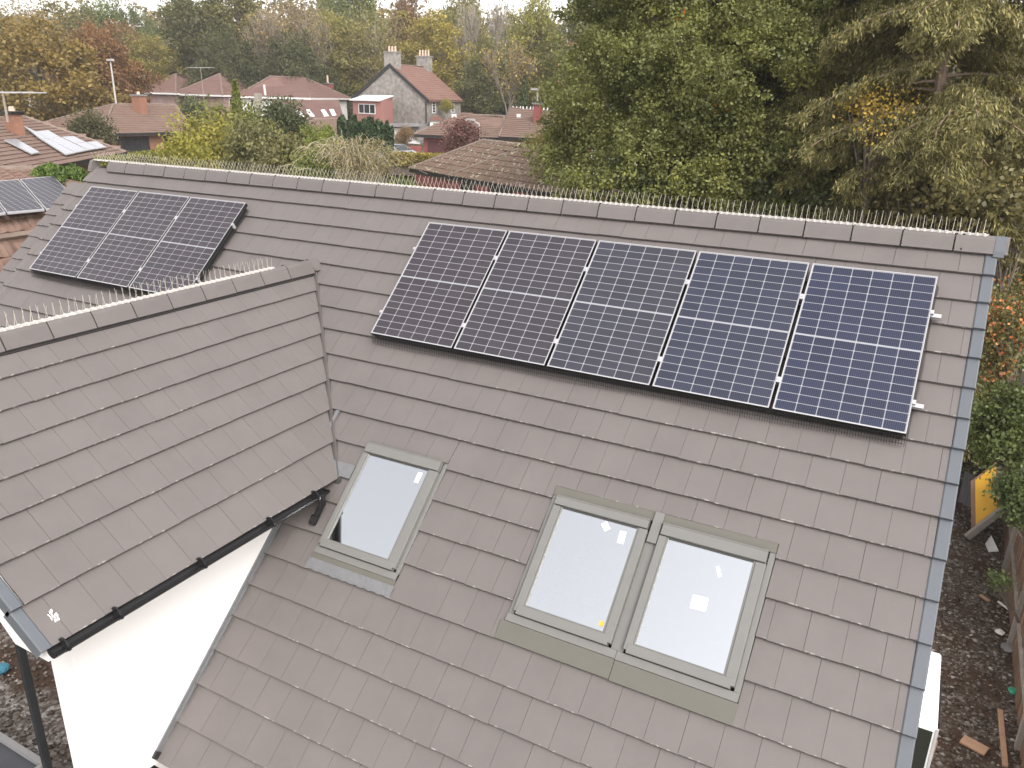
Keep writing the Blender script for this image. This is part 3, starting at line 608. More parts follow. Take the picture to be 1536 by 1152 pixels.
# ================================================================== BIRD SPIKES
def spikes(name_lab, p0, p1, side, pitch, hgt, lean, maxobj, zoff):
    p0 = Vector(p0); p1 = Vector(p1); d = (p1-p0); L_ = d.length; d.normalize(); sd_ = Vector(side)
    e = empty('bird_spikes', p0, name_lab, 'bird spikes', 'bird spikes on the roof ridges')
    b = MB(); x = 0; b.prism([p0+sd_*-.02+Vector((0,0,zoff-.012)),p0+sd_*.02+Vector((0,0,zoff-.012)),p0+sd_*.02+Vector((0,0,zoff+.006)),p0+sd_*-.02+Vector((0,0,zoff+.006))], p1-p0)
    n = int(L_/pitch)
    for i in range(n):       # scalloped feet of the plastic strip
        c = p0+d*(i*pitch+pitch/2); 
        for s in (-1,1): b.bar(c+sd_*.018*s+Vector((0,0,zoff-.012)), c+sd_*.018*s+Vector((0,0,zoff+.012)), .017, 6, .012)
    b.build('spike_base', M['spikebase'], e)
    wires = []
    for i in range(n):
        for s in (-1, 1):
            c = p0+d*(i*pitch+pitch*(.5+.25*s)+random.uniform(-.004,.004)); tip = c+sd_*(lean*s*random.uniform(.85,1.15))+d*random.uniform(-.012,.012)+Vector((0,0,zoff+hgt*random.uniform(.93,1.05)))
            wires.append((c+sd_*.012*s+Vector((0,0,zoff)), tip))
    wires.sort(key=lambda q: (q[0]-CAM).length)
    rb = MB()
    for i, (a, c) in enumerate(wires):
        if i < maxobj: MB().bar(a, c, .0021, 4, .0017).build('spike', M['wire'], e)
        else: rb.bar(a, c, .0023, 3, .0019)
    if rb.v: rb.build('spike', M['wire'], e, kind='stuff')
spikes('Long row of bird spikes along the main roof ridge', (6.2,0,0), (UL,0,0), (0,1,0), .066, .14, .095, 300, .088)
spikes('Shorter row of bird spikes along the wing roof ridge', (XW,-6.5,ZW), (XW,-1.75,ZW), (1,0,0), .075, .145, .035, 150, .09)

# ================================================================== GARDEN STRIP AND YARD
# outdoor unit on the gable wall
ac = empty('heat_pump', (6.4,-1.4,-5.2), 'white boxed outdoor heat pump unit fixed to the gable wall', 'heat pump')
link('casing', bevel(MB().box(6.22,6.585,-1.98,-.78,-5.05,-4.14).mesh(),.012,2), M['acwhite'], ac)
MB().box(6.24,6.555,-1.99,-1.981,-5.03,-4.2).build('side_panel', M['acgrille'], ac)
MB().box(6.575,6.60,-1.99,-1.965,-5.05,-4.16).build('corner_trim', M['silver'], ac)
b = MB(); b.box(6.586,6.63,-1.7,-.95,-5.0,-4.3); link('fan_grille', bevel(b.mesh(),.03,2), M['black'], ac)
for zz in (-5.09,): 
    for yy in (-1.7,-1.05): MB().box(6.18,6.55,yy,yy+.04,zz,zz+.04).build('bracket', M['blackmetal'], ac)
# fence: boards, rails, posts
fe = empty('fence', (8.1,0,-7.3), 'weathered wooden board fence along the narrow gravel passage', 'fence')
y = -3.0; FB = [bevel(MB().box(-.009,.009,0,.14,0,h).mesh('fence_board'),.003) for h in (1.75,1.78,1.72)]
for q in FB: q.materials.append(M['fence'])
while y < 17.5:
    o = link('fence_board', random.choice(FB), None, fe); o.matrix_basis = Matrix.Translation((8.08+random.uniform(-.012,.012), y, gz(8,y)-.02)) @ Matrix.Rotation(random.uniform(-.02,.02),4,'X'); y += .148
for i in range(8): y = -3+i*2.6; MB().box(8.0,8.07,y,y+.09,-7.4,gz(8,y)+1.85).build('fence_post', M['greytimber'], fe)
for zz in (.4,1.35): MB().prism([(8.03,-3,-7.3+zz),(8.07,-3,-7.3+zz),(8.07,-3,-7.22+zz),(8.03,-3,-7.22+zz)],(0,20,gz(8,17)+7.3)).build('fence_rail', M['greytimber'], fe)
def leaning(name, a, c, w_, th, m, label, cat, group=None):
    a = Vector(a); c = Vector(c); d = (c-a); L_ = d.length; z = d.normalized(); x = z.cross(Vector((0,0,1))).normalized() if abs(z.z) < .9 else Vector((0,1,0)); y_ = z.cross(x)
    T = Matrix.Translation(a) @ Matrix((x, y_, z)).transposed().to_4x4(); o = link(name, bevel(MB().box(-w_/2,w_/2,-th/2,th/2,0,L_,T).mesh(name),.004), m); return tag(o, label, cat, group)
leaning('timber', at(1482,780,18.6), at(1538,555,16.5), .09, .05, M['greytimber'], 'Grey pole leaning against the fence beside the yellow board', 'timber')
G = lambda px, py, h=0: atz(px, py, -7.25+h)
leaning('timber_batten', G(1500,1065), G(1508,1150), .07, .04, M['timber'], 'Pale sawn batten lying on the gravel at the lower right', 'timber')
leaning('timber_batten', G(1396,1140,.02), G(1405,1112,.35), .05, .03, M['timber'], 'Thin pale batten standing below the heat pump', 'timber')
leaning('timber_offcut', G(1443,1108,.02), G(1480,1128,.02), .2, .03, M['timber'], 'Short wide board offcut lying on the gravel', 'timber')
leaning('timber_offcut', G(1470,892,.01), G(1484,902,.01), .07, .03, M['timber'], 'Small brown wood offcut near the fence foot', 'timber')
leaning('plastic_pipe', G(1497,902,.02), G(1513,914,.02), .035, .03, M['debriswhite'], 'Short white plastic pipe lying by the fence', 'pipe')
for (x, y, s, n, lb, m_) in [(1500,948,.07,'rubble_lump','White lump of rubble beside the fence foot',M['debriswhite']),(1512,972,.11,'slate_piece','Grey slate piece lying flat near the fence',M['concrete']),(1519,1036,.07,'plastic_bottle','Crumpled green plastic bottle on the gravel',M['green'])]:
    b = bmesh.new(); bmesh.ops.create_icosphere(b, subdivisions=2, radius=s)
    for v in b.verts: v.co += Vector([random.uniform(-.25,.25)*s for _ in range(3)]); v.co.z *= .5
    me = D.meshes.new(n); b.to_mesh(me); b.free(); o = link(n, me, m_); o.location = G(x, y, .04); tag(o, lb, 'bottle' if 'bottle' in n else 'rubble')
# yellow board with brown edges, leaning
P0 = at(1457,800,17.6); P1 = at(1500,768,17.9); P2 = at(1456,722,18.3); e1 = (P1-P0); e2 = (P2-P0)
yb = empty('yellow_board', P0, 'Yellow faced insulation board with brown edges leaning by the fence', 'board')
nn = e1.cross(e2).normalized(); 
if nn.dot(CAM-P0) < 0: nn = -nn
MB().prism([P0,P0+e1,P0+e1+e2,P0+e2], nn*-.08).build('board_body', M['brownply'], yb)
q = lambda a, c: P0+e1*a+e2*c
MB().prism([q(.16,.08)+nn*.001,q(.9,.08)+nn*.001,q(.9,.95)+nn*.001,q(.16,.95)+nn*.001], nn*.012).build('yellow_face', M['yellow'], yb)
leaning('timber', at(1450,806,17.4), at(1504,764,17.6), .1, .12, M['greytimber'], 'Grey plank lying under the foot of the yellow board', 'timber')
MB_ = MB().prism([at(1478,815,17.5),at(1487,803,17.6),at(1498,826,17.3),at(1483,828,17.2)],(0,0,-.02)); tag(MB_.build('paper_sack', M['debriswhite']), 'Flattened white sack lying on the ground below the yellow board', 'sack')
# curved sheet of corrugated metal standing behind the board
b = MB(); vs = []; n = 24
for i in range(n+1):
    a = -1.2+2.4*i/n; r_ = .33+.012*(i % 2)
    for z_ in (0,.25,.5,.8): vs.append((7.5+r_*sin(a), 10.2-r_*cos(a), gz(7.5,10.2)+z_))
b.add(vs, [(i*4+j,i*4+j+1,i*4+j+5,i*4+j+4) for i in range(n) for j in range(3)]); tag(b.build('water_butt', M['concrete']), 'Grey ribbed metal tub half hidden behind the bush', 'tub')
# loose stones
def stones(name, xr, yr, zf, n, smin, smax, m):
    base = np.array([(1,0,0),(-1,0,0),(0,1,0),(0,-1,0),(0,0,1),(0,0,-1)], float); fc = np.array([(0,2,4),(2,1,4),(1,3,4),(3,0,4),(2,0,5),(1,2,5),(3,1,5),(0,3,5)])
    S = rng.uniform(smin, smax, n)*rng.uniform(.6,1.6,n)**1.5; pos = np.stack([rng.uniform(*xr,n), rng.uniform(*yr,n)],1)
    z = np.array([zf(a, c) for a, c in pos]); R = rng.normal(size=(n,6,3))*.22
    Vv = (base[None]+R)*S[:,None,None]*np.array([1,.8,.5]); an_ = rng.uniform(0,6.28,n); c_, s_ = np.cos(an_), np.sin(an_)
    x_ = Vv[:,:,0]*c_[:,None]-Vv[:,:,1]*s_[:,None]; y_ = Vv[:,:,0]*s_[:,None]+Vv[:,:,1]*c_[:,None]
    Vv[:,:,0] = x_+pos[:,0:1]; Vv[:,:,1] = y_+pos[:,1:2]; Vv[:,:,2] += z[:,None]+S[:,None]*.2
    Fc = (fc[None]+np.arange(n)[:,None,None]*6).reshape(-1,3)
    me = npmesh(name, Vv.reshape(-1,3), Fc, np.repeat(rng.uniform(0,1,n),8)); return tag(link(name, me, m), 'Loose broken stone and rubble scattered over the ground', None, None, 'stuff')
M['stones'] = leaf_mat('rubble_stone', [(0,(.04,.026,.018)),(.35,(.10,.078,.06)),(.7,(.18,.155,.13)),(.95,(.27,.245,.215)),(1,(.45,.42,.38))], trans=0)
stones('rubble', (6.25,8.05), (-3,14), lambda x, y: gz(x,y)+.0+.03, 9500, .010, .034, M['stones'])
stones('gravel', (-9,.6), (-6.8,-1), lambda x, y: -7.25, 9000, .012, .035, M['stones'])
# dark frame at the lower left: post and canopy
tag(link('steel_post', bevel(MB().box(-1.665,-1.60,-5.53,-5.46,-7.3,-2.86).mesh(),.004), M['blackmetal']), 'Tall black steel post under the wing roof overhang', 'post')
cp = empty('low_store', (-3,-6.5,-7.3), 'Low store with a dark grey flat top and raised edge at the lower left corner', 'store')
MB().box(-4.6,-1.72,-8.4,-5.52,-5.72,-5.68).build('roof_sheet', M['greyroofsheet'], cp); MB().box(-4.6,-1.72,-5.52,-5.46,-5.74,-5.62).build('edge_trim', M['concrete'], cp)
MB().box(-1.72,-1.67,-8.4,-5.5,-5.74,-5.62).build('edge_trim', M['concrete'], cp); MB().box(-4.55,-1.78,-8.3,-5.56,-7.3,-5.72).build('wall', M['greyroofsheet'], cp)
MB().bar((-2.25,-5.95,-5.67),(-1.95,-5.75,-5.67),.014,6).build('glazing_bar', M['alu'], cp)
b = bmesh.new(); bmesh.ops.create_icosphere(b, subdivisions=2, radius=.12); me = D.meshes.new('bucket'); b.to_mesh(me); b.free(); o = link('plastic_tub', me, M['blue']); o.location = G(2,1003,.08); o.scale.z = .6; tag(o, 'Small blue plastic tub on the gravel at the left edge', 'tub')

# ================================================================== NEIGHBOURING HOUSES
def plane_hit(px, py, p0, n): r = ray(px, py); n = Vector(n); return CAM + r*((Vector(p0)-CAM).dot(n)/r.dot(n))
def tile_face(b, pts, gauge=.34, tw=.3, lip=.03, wave=False, jit=.006, out=None):
    p = [Vector(q) for q in pts]; ex_ = (p[1]-p[0]).normalized(); nrm_ = Vector((0,0,0))
    for i in range(len(p)): nrm_ += (p[i]-p[0]).cross(p[(i+1) % len(p)]-p[0])
    nrm_.normalize()
    if nrm_.z < 0: nrm_ = -nrm_
    ey_ = nrm_.cross(ex_).normalized()
    if ey_.z < 0: ey_ = -ey_
    P2 = [((q-p[0]).dot(ex_), (q-p[0]).dot(ey_)) for q in p]; ymax = max(q[1] for q in P2)
    def span(y):
        xs_ = []
        for i in range(len(P2)):
            (x0,y0),(x1,y1) = P2[i], P2[(i+1) % len(P2)]
            if (y0-y)*(y1-y) <= 0 and abs(y1-y0) > 1e-6: xs_.append(x0+(x1-x0)*(y-y0)/(y1-y0))
        return (min(xs_), max(xs_)) if len(xs_) > 1 else None
    k = 0; y = 0.0
    while y < ymax-.03:
        s = span(min(y+gauge*.35, ymax-.01)); y2 = min(y+gauge*1.12, ymax)
        if s:
            x = math.floor(s[0]/tw)*tw+(tw/2 if k % 2 and not wave else 0)
            while x < s[1]:
                xa, xb = max(x, s[0]), min(x+tw, s[1])
                if xb-xa > .03:
                    j = random.uniform(-jit, jit); c = .004; hz = lip*(1+random.uniform(-.2,.2))
                    prof = [(xa+c,0),(xa+(xb-xa)*.3,.045),(xa+(xb-xa)*.62,.006),(xb-c,.004)] if wave else [(xa+c,0),(xb-c,0)]
                    n_ = len(prof)
                    vs = [p[0]+ex_*a+ey_*(y+j)+nrm_*(hz+h) for a, h in prof]+[p[0]+ex_*a+ey_*y2+nrm_*h for a, h in prof]+[p[0]+ex_*a+ey_*(y+j)+nrm_*(hz*.3+h*.5) for a, h in prof]
                    fs = [(i,i+1,n_+i+1,n_+i) for i in range(n_-1)]+[(2*n_+i,2*n_+i+1,i+1,i) for i in range(n_-1)]
                    if out is not None: out.append((vs, fs))
                    else: b.add(vs, fs)
                x += tw
        y += gauge; k += 1
    return nrm_
def cap_line(b, a, c, r=.09, seg=.42):
    a = Vector(a); c = Vector(c); n = max(1, int((c-a).length/seg))
    for i in range(n):
        p, q = a+(c-a)*(i/n), a+(c-a)*((i+1.04)/n); b.bar(p, q, r*random.uniform(.92,1.05), 6, r*.9)
def roof_part(parent, faces, m, caps, gauge=.34, tw=.3, wave=False, capm=None, indiv=0, lip=.03):
    b = MB(); 
    for f in faces:
        n = len(b.v); q = [Vector(v)-Vector((0,0,.07)) for v in f]; b.add(q+[v-Vector((0,0,.12)) for v in q], [tuple(range(len(q))), tuple(range(2*len(q)-1, len(q)-1, -1))]+[(i, len(q)+i, len(q)+(i+1) % len(q), (i+1) % len(q)) for i in range(len(q))])
    rf = b.build('roof', m, parent)
    t = MB(); out = [] if indiv else None
    for f in faces: tile_face(t, f, gauge, tw, wave=wave, out=out, lip=lip)
    if indiv:
        out.sort(key=lambda q: (q[0][0]-CAM).length if -10 < 768+F*(q[0][0]-CAM).dot(RT)/(q[0][0]-CAM).dot(FW) < 1546 else 1e4)
        for i, (vs, fs) in enumerate(out):
            if i < indiv: q = MB(); q.add(vs, fs); link('roof_tile', q.mesh('roof_tile'), m, rf)
            else: t.add(vs, fs)
    if t.v: t.build('roof_tile', m, rf, kind='stuff')
    c = MB()
    for a, d in caps: cap_line(c, a, d)
    c.build('ridge_tiles', capm or M['ridgepale'], rf)
    return rf
def lvl(pts):       # give eave corners one height
    z = sum(p.z for p in pts)/len(pts); return [Vector((p.x, p.y, z)) for p in pts]
def walls(parent, E, m, inset=.5, base=None, top=-.05):
    c = sum(E, Vector())/len(E); W_ = []
    for p in E:
        d = Vector((c.x-p.x, c.y-p.y, 0)); W_.append(p+d.normalized()*inset*1.3)
    zb = min(gz(p.x, p.y) for p in E)-1 if base is None else base
    MB().prism([Vector((p.x,p.y,zb)) for p in W_], (0,0,E[0].z+top-zb)).build('wall', m, parent); return W_
def fascia(parent, E, m, hgt=.16):
    b = MB()
    for i in range(len(E)):
        a, c = E[i], E[(i+1) % len(E)]; d = (c-a); n_ = Vector((d.y,-d.x,0)).normalized()*.02; b.prism([a-n_+Vector((0,0,.01)), c-n_+Vector((0,0,.01)), c-n_-Vector((0,0,hgt)), a-n_-Vector((0,0,hgt))], n_*2)
    b.build('fascia', m, parent)
def hip_long(name, label, E0, E1, E2, R0, R1, rm_, wm_, ridge_front=True, fm_='upvc', **k):
    E0, E1, E2 = lvl([E0,E1,E2]); E3 = E0+E2-E1; z = (R0.z+R1.z)/2; R0.z = R1.z = z; c = (E0+E2)/2
    e = empty(name, (c.x, c.y, gz(c.x,c.y)), label, 'house')
    fs = [(E0,E1,R1,R0),(E1,E2,R1),(E2,E3,R0,R1),(E3,E0,R0)] if ridge_front else [(E0,E1,R0),(E1,E2,R1,R0),(E2,E3,R1),(E3,E0,R0,R1)]
    caps = [(R0,R1),(E0,R0),(E1,R1),(E2,R1),(E3,R0)] if ridge_front else [(R0,R1),(E0,R0),(E1,R0),(E2,R1),(E3,R1)]
    rf = roof_part(e, fs, M[rm_], caps, **k); W_ = walls(e, [E0,E1,E2,E3], M[wm_]); fascia(e, [E0,E1,E2,E3], M[fm_])
    return e, [E0,E1,E2,E3], W_, rf
def win(parent, A_, B_, x0, y0, x1, y1, panes=2, fm_='upvc', gm='glassdark', bars=0, name='window'):
    A_ = Vector(A_); B_ = Vector(B_); d = (B_-A_); d.z = 0; d.normalize(); n_ = Vector((d.y,-d.x,0)); 
    if n_.dot(CAM-A_) < 0: n_ = -n_
    p = plane_hit(x0, y0, A_, n_); q = plane_hit(x1, y1, A_, n_); w_ = (q-p).dot(d); h = p.z-q.z
    T = Matrix.Translation(Vector((p.x,p.y,q.z))) @ Matrix((d, n_, Vector((0,0,1)))).transposed().to_4x4(); t = .07
    if w_ < 0: w_ = -w_; T = T @ Matrix.Translation((-w_,0,0))
    f = MB(); f.box(0,w_,0,.08,-.06,.02,T); f.box(0,w_,0,.06,h-t,h,T); f.box(0,t,0,.06,0,h,T); f.box(w_-t,w_,0,.06,0,h,T)
    for i in range(1, panes): x = w_*i/panes; f.box(x-t*.45,x+t*.45,0,.055,0,h,T)
    for i in range(bars): z_ = h*(i+1)/(bars+1); f.box(0,w_,0,.05,z_-.02,z_+.02,T)
    o = f.build(name, M[fm_], parent)
    for i in range(panes): MB().box(w_*i/panes+.03,w_*(i+1)/panes-.03,.005,.025,.04,h-.04,T).build('pane', M[gm], o)
    return o
def chimney(parent, p, w_, h, m, pots=2, pot_h=.5, capm='concrete'):
    b = MB(); b.box(p.x-w_/2,p.x+w_/2,p.y-w_*.35,p.y+w_*.35,p.z-1.2,p.z+h); o = b.build('chimney', m, parent)
    MB().box(p.x-w_/2-.07,p.x+w_/2+.07,p.y-w_*.35-.07,p.y+w_*.35+.07,p.z+h,p.z+h+.12).build('chimney_cap', M[capm], o)
    for i in range(pots):
        x = p.x+(i-(pots-1)/2)*w_*.27; MB().bar((x,p.y,p.z+h+.12),(x,p.y,p.z+h+.12+pot_h),.13,8,.1).build('chimney_pot', M['chimneypot'], o)
    return o
# garage right beside the left verge, same grey tiles
org = CAM + (RP(-7.555,.47)-CAM)*1.12
TG = Matrix.Translation(org) @ MR.to_3x3().to_4x4()
ga = empty('garage', (org.x+.9,org.y-.8,-7.2), 'grey tiled garage roof peeping out beyond the left verge of the main roof', 'garage')
MB().box(-.0,1.75,-3.2,0,-.12,-.03,TG).build('roof', M['deck'], ga); gr = ga.children[0] if ga.children else None
for k in range(12):
    for c_2 in range(6):
        q = tile_mesh(.29,.30); o = link('roof_tile', q, M['tile'], ga); o.matrix_basis = TG @ Matrix.Translation((c_2*.292+(.0 if k % 2 else .0), -k*.262-.262+.04, random.uniform(0,.002)))
MB().box(org.x+.05,org.x+1.7,org.y-2.2,org.y+.1,-7.3,org.z-2.2).build('wall', M['white'], ga)
M['pantile'] = mat('brown_pantile', (.17,.105,.08), .85, .12, 1.2, .2, 9, objvar=.25, dirt=(.24,.19,.15), dirtscale=2.5, dirtamt=.5)
# A: near-left neighbour with dark solar panels
E0, E1 = lvl([at(-170,330,19.5), at(150,303,20.5)]); R0, R1 = at(-60,258,24.2), at(60,251,24.2); R0.z = R1.z = (R0.z+R1.z)/2
bk = Vector((-(E1-E0).y,(E1-E0).x,0)).normalized(); E2 = E1+bk*8; E3 = E0+bk*8
hA = empty('bungalow', (R0+R1)/2+Vector((0,0,-6)), 'brown pantiled bungalow with dark solar panels at the far left edge', 'house')
roof_part(hA, [(E0,E1,R1,R0),(E1,E2,R1),(E2,E3,R0,R1),(E3,E0,R0)], M['clay' if 0 else 'brownroof'], [(R0,R1),(E1,R1),(E0,E1)], wave=True, indiv=120, gauge=.33, tw=.28)
walls(hA, [E0,E1,E2,E3], M['brick'])
L1a, L1b = at(-120,336,19.3), at(150,302,20.2); L2a, L2b = at(-120,372,18.9), at(120,338,19.6); L3a, L3b = at(-120,430,18.3), at(60,404,19)
ext = hA
roof_part(ext, [(L2a,L2b,L1b,L1a)], M['pantile'], [(L1a,L1b)], lip=.085, wave=True, indiv=90, gauge=.33, tw=.28)
roof_part(ext, [(L3a,L3b,L2b-Vector((0,0,.1)),L2a-Vector((0,0,.1)))], M['pantile'], [(L2a,L2b)], lip=.085, wave=True, indiv=90, gauge=.33, tw=.28)
nA = (E1-E0).cross(R0-E0).normalized()
def panel_px(quad, p0, n_, off, m, label, group, th=.04, cells=None):
    n_ = Vector(n_); 
    if n_.z < 0: n_ = -n_
    P_ = [plane_hit(x, y, Vector(p0)+n_*off, n_) for x, y in quad]; c = sum(P_, Vector())/4
    e = empty('solar_panel', c, label, 'solar panel', group)
    MB().prism(P_, n_*-th).build('frame', M['silver'], e); q = [c+(v-c)*.955+n_*.002 for v in P_]; me = MB().prism(q, n_*.004).mesh('glass_sheet')
    link('glass_sheet', me, m, e); return e
def dot_cell():
    m = D.materials.new('old_solar_cells'); m.use_nodes = True; nt = m.node_tree; L = nt.links; p = nt.nodes['Principled BSDF']; p.inputs['Roughness'].default_value = .45; p.inputs['Specular IOR Level'].default_value = .25
    g = node(nt, 'ShaderNodeNewGeometry'); u = (E1-E0).normalized(); v = nA.cross(u)
    def fr(vec):
        d = node(nt, 'ShaderNodeVectorMath', operation='DOT_PRODUCT'); L.new(g.outputs['Position'], d.inputs[0]); d.inputs[1].default_value = vec/.14
        f = node(nt, 'ShaderNodeMath', operation='PINGPONG'); f.inputs[1].default_value = .5; L.new(d.outputs['Value'], f.inputs[0]); return f.outputs[0]
    a = node(nt, 'ShaderNodeMath', operation='ADD'); L.new(fr(u), a.inputs[0]); L.new(fr(v), a.inputs[1])
    r = node(nt, 'ShaderNodeMapRange'); r.inputs[1].default_value = .2; r.inputs[2].default_value = .25; r.inputs[3].default_value = 1; r.inputs[4].default_value = 0; L.new(a.outputs[0], r.inputs[0])
    q = node(nt, 'ShaderNodeMix', data_type='RGBA'); L.new(r.outputs[0], q.inputs['Factor']); q.inputs['A'].default_value = (.035,.033,.042,1); q.inputs['B'].default_value = (.26,.26,.28,1); L.new(q.outputs['Result'], p.inputs['Base Color']); return m
M['dots'] = dot_cell()
for quad, lb in (([(30,268.5),(80.5,264),(128,314),(69,313.5)], 'Dark solar panel nearest the right end of the left bungalow roof'), ([(-24,273),(27.5,269),(66.5,314),(11,319)], 'Dark solar panel in the middle of the left bungalow roof'), ([(-80,278),(-26,273.5),(8.5,319.5),(-50,325)], 'Dark solar panel cut by the left edge of the photo')):
    panel_px(quad, E0, nA, .12, M['dots'], lb, 'old solar panels on the left bungalow')
# B: bungalow with pale reflecting panels
zB = -1.5; E0, E1 = atz(-150,292,zB), atz(190,228.5,zB); bk = Vector((-(E1-E0).y,(E1-E0).x,0)).normalized()
mid = E0+bk*4.8; R0 = plane_hit(-40,177,mid,bk); R1 = plane_hit(38,178,mid,bk)
hB, EB, WB, rB = hip_long('bungalow', 'Brown tiled bungalow with orange brick chimney and pale reflecting solar panels', E0, E1, E1+bk*9.6, R0, R1, 'brownroof', 'brick', fm_='blackmetal')
nB = (EB[1]-EB[0]).cross(R0-EB[0]).normalized(); pc_ = plane_hit(24,200,EB[0],nB)
chimney(hB, pc_+Vector((0,0,-.15)), .58, .9, M['brick'], 1, .18, 'black')
z9 = lambda l: [(x/9.6, 120+y/9.6) for x, y in l]
pale = [([(335,655),(500,735),(725,860),(560,830)],1),([(560,830),(725,860),(1085,1048),(950,1075)],2),([(510,742),(690,720),(850,812),(720,858)],3),([(720,858),(850,812),(1265,1010),(1088,1045)],4),([(880,818),(1060,805),(1240,895),(1080,912)],5),([(1080,912),(1240,895),(1430,984),(1268,1008)],6),([(1245,893),(1390,880),(1536,968),(1434,982)],7),([(60,860),(235,845),(575,1040),(460,1062)],8),([(105,655),(320,650),(330,700),(200,695)],9)]
PN = ['upper left end of the long strip','lower end of the long strip','top of the second strip','lower part of the second strip','top of the third strip','lower part of the third strip','single one furthest right','separate one in front of the chimney','top left one behind the chimney']
M['palepanel'] = mat('sky_tinted_panel', (.27,.285,.31), .25, .0, 2, .01, spec=.9)  # reflected sky is put into the pale base colour
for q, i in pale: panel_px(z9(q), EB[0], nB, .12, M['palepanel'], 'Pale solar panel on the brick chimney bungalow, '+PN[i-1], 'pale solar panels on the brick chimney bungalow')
# C: bungalow with french windows
zC = -1.75; E0, E1 = atz(150,201,zC), atz(292,197.5,zC); bk = Vector((-(E1-E0).y,(E1-E0).x,0)).normalized()
mid = E0+bk*5.2; R0 = plane_hit(170,155.5,mid,bk); R1 = plane_hit(262,158,mid,bk)
hC, EC, WC, rC = hip_long('bungalow', 'Brown hip roofed bungalow with a brick chimney and black framed french windows', E0, E1, E1+bk*10.4, R0, R1, 'brownroof', 'brick', fm_='blackmetal')
nC = (EC[1]-EC[0]).cross(R0-EC[0]).normalized(); chimney(hC, plane_hit(211,168,EC[0],nC), .9, 1.15, M['brick'], 1, .2)
win(hC, WC[0], WC[1], 173,206,226,234, 4, 'blackmetal', bars=2, name='french_window'); win(hC, WC[0], WC[1], 246,205,262,232, 1, 'blackmetal', name='door')
def brickpier(h, W, x0, x1): 
    p = plane_hit(x0,205,W[0],Vector(((W[1]-W[0]).y,-(W[1]-W[0]).x,0))); q = plane_hit(x1,205,W[0],Vector(((W[1]-W[0]).y,-(W[1]-W[0]).x,0))); d = Vector((0,-.3,0)); MB().prism([Vector((p.x,p.y,-6)),Vector((q.x,q.y,-6)),Vector((q.x,q.y,-1.85)),Vector((p.x,p.y,-1.85))],d).build('brick_pier', M['timber' if 0 else 'brick'], h)
brickpier(hC, WC, 236, 244)
# D: three hip roofed pink houses
def blk(label, e0, e1, e2, r0, r1, wm_, name='terraced_house', **k): return hip_long(name, label, at(*e0), at(*e1), at(*e2), at(*r0), at(*r1), k.pop('rm','redroof'), wm_, ridge_front=k.pop('rf',False), **k)
h1, _, W1, _ = blk('Leftmost of the three red roofed houses, pink walls', (198,139,112),(264,141,104),(345,139,116),(264,111.5,110),(278,111.5,114),'pinkwall')
win(h1, W1[1], W1[2], 250+22,143,262+20,158,1)
h2, _, W2, _ = blk('Middle one of the three red roofed houses, pink walls', (258,142,106),(334,143.5,98),(420,142,112),(330,111,104),(341,111,108),'pinkwall')
win(h2, W2[0], W2[1], 278,144,293,152,2); win(h2, W2[1], W2[2], 343,147,352,158,1)
h3, _, W3, _ = blk('Rightmost of the three red roofed houses with white walls and a long roof', (352,145.5,100),(466,147,96),(527,146.5,106),(405,115,104),(457,115.5,104),'white', rf=True)
win(h3, W3[0], W3[1], 376,149,390,158,3)
chimney(h3, at(492,134,106), 1.1, .6, M['redbrick'], 1, .9)
def aerial(base, h, w_, label, vert=False):
    e = empty('tv_aerial', base, label, 'aerial'); b = MB(); b.bar(base, base+Vector((0,0,h)), .04, 5, .03); b.build('mast', M['paletrunk'], e); b = MB(); top = base+Vector((0,0,h-.05)); b.bar(top-RT*w_/2, top+RT*w_/2, .03, 4)
    for i in range(7): q = top+RT*(-w_/2+w_*i/6); b.bar(q-Vector((.15,.3,0)), q+Vector((.15,.3,0)), .02, 4)
    b.build('antenna', M['alu'], e)
aerial(at(306,152,96), 3.4, 2.3, 'Tall green tinted television aerial in front of the middle red roofed house'); aerial(at(221,148,100), 2.4, 1, 'Small thin aerial at the leftmost red roofed house')
aerial(at(12,183,30), .9, 1.9, 'Long television aerial above the brick chimney at the left edge')
leaning('vent_pipe', at(398,143,97), at(396,127,97), .16, .16, M['debriswhite'], 'White vent pipe on the long red roof', 'pipe')
# E: low house with rooflights in front of it
a, c, d, e_ = at(396,182,80), at(516,178,80), at(508,150.5,86), at(408,151,86)
hE = empty('house_with_rooflights', (a+c)/2+Vector((0,0,-3)), 'Low red tiled house with four white rooflights in front of the long roof', 'house')
roof_part(hE, [(a,c,d,e_)], M['redroof'], [(e_,d)]); nE = (c-a).cross(e_-a).normalized()
for q in (((442,165),(448,164.5),(456,174),(449,174.5)),((458,164.5),(464,164),(472,173.5),(465,174)),((481,164.5),(487,164),(493,173),(486,173.5)),((494,164),(500,163.5),(504.5,172),(498,172.5))):
    P_ = [plane_hit(x,y,a+nE*(.12 if nE.z > 0 else -.12),nE) for x,y in q]; o = MB().prism(P_,(0,0,-.08)).build('rooflight', M['upvc'], hE); cc = sum(P_,Vector())/4; MB().prism([cc+(v-cc)*.8+Vector((0,0,.01)) for v in P_],(0,0,.01)).build('pane', M['glasspale'], o)
MB().prism([a+Vector((0,0,-.1)),c+Vector((0,0,-.1)),c+Vector((0,0,-3)),a+Vector((0,0,-3))],(0,5,0)).build('wall', M['brick'], hE)
a, c, d, e_ = at(470,207,70), at(512,205,70), at(514,178,75), at(452,179,75)
hE2 = empty('outbuilding', (a+c)/2+Vector((0,0,-2.5)), 'Small brown tiled outbuilding with orange brick gable between the bushes', 'outbuilding')
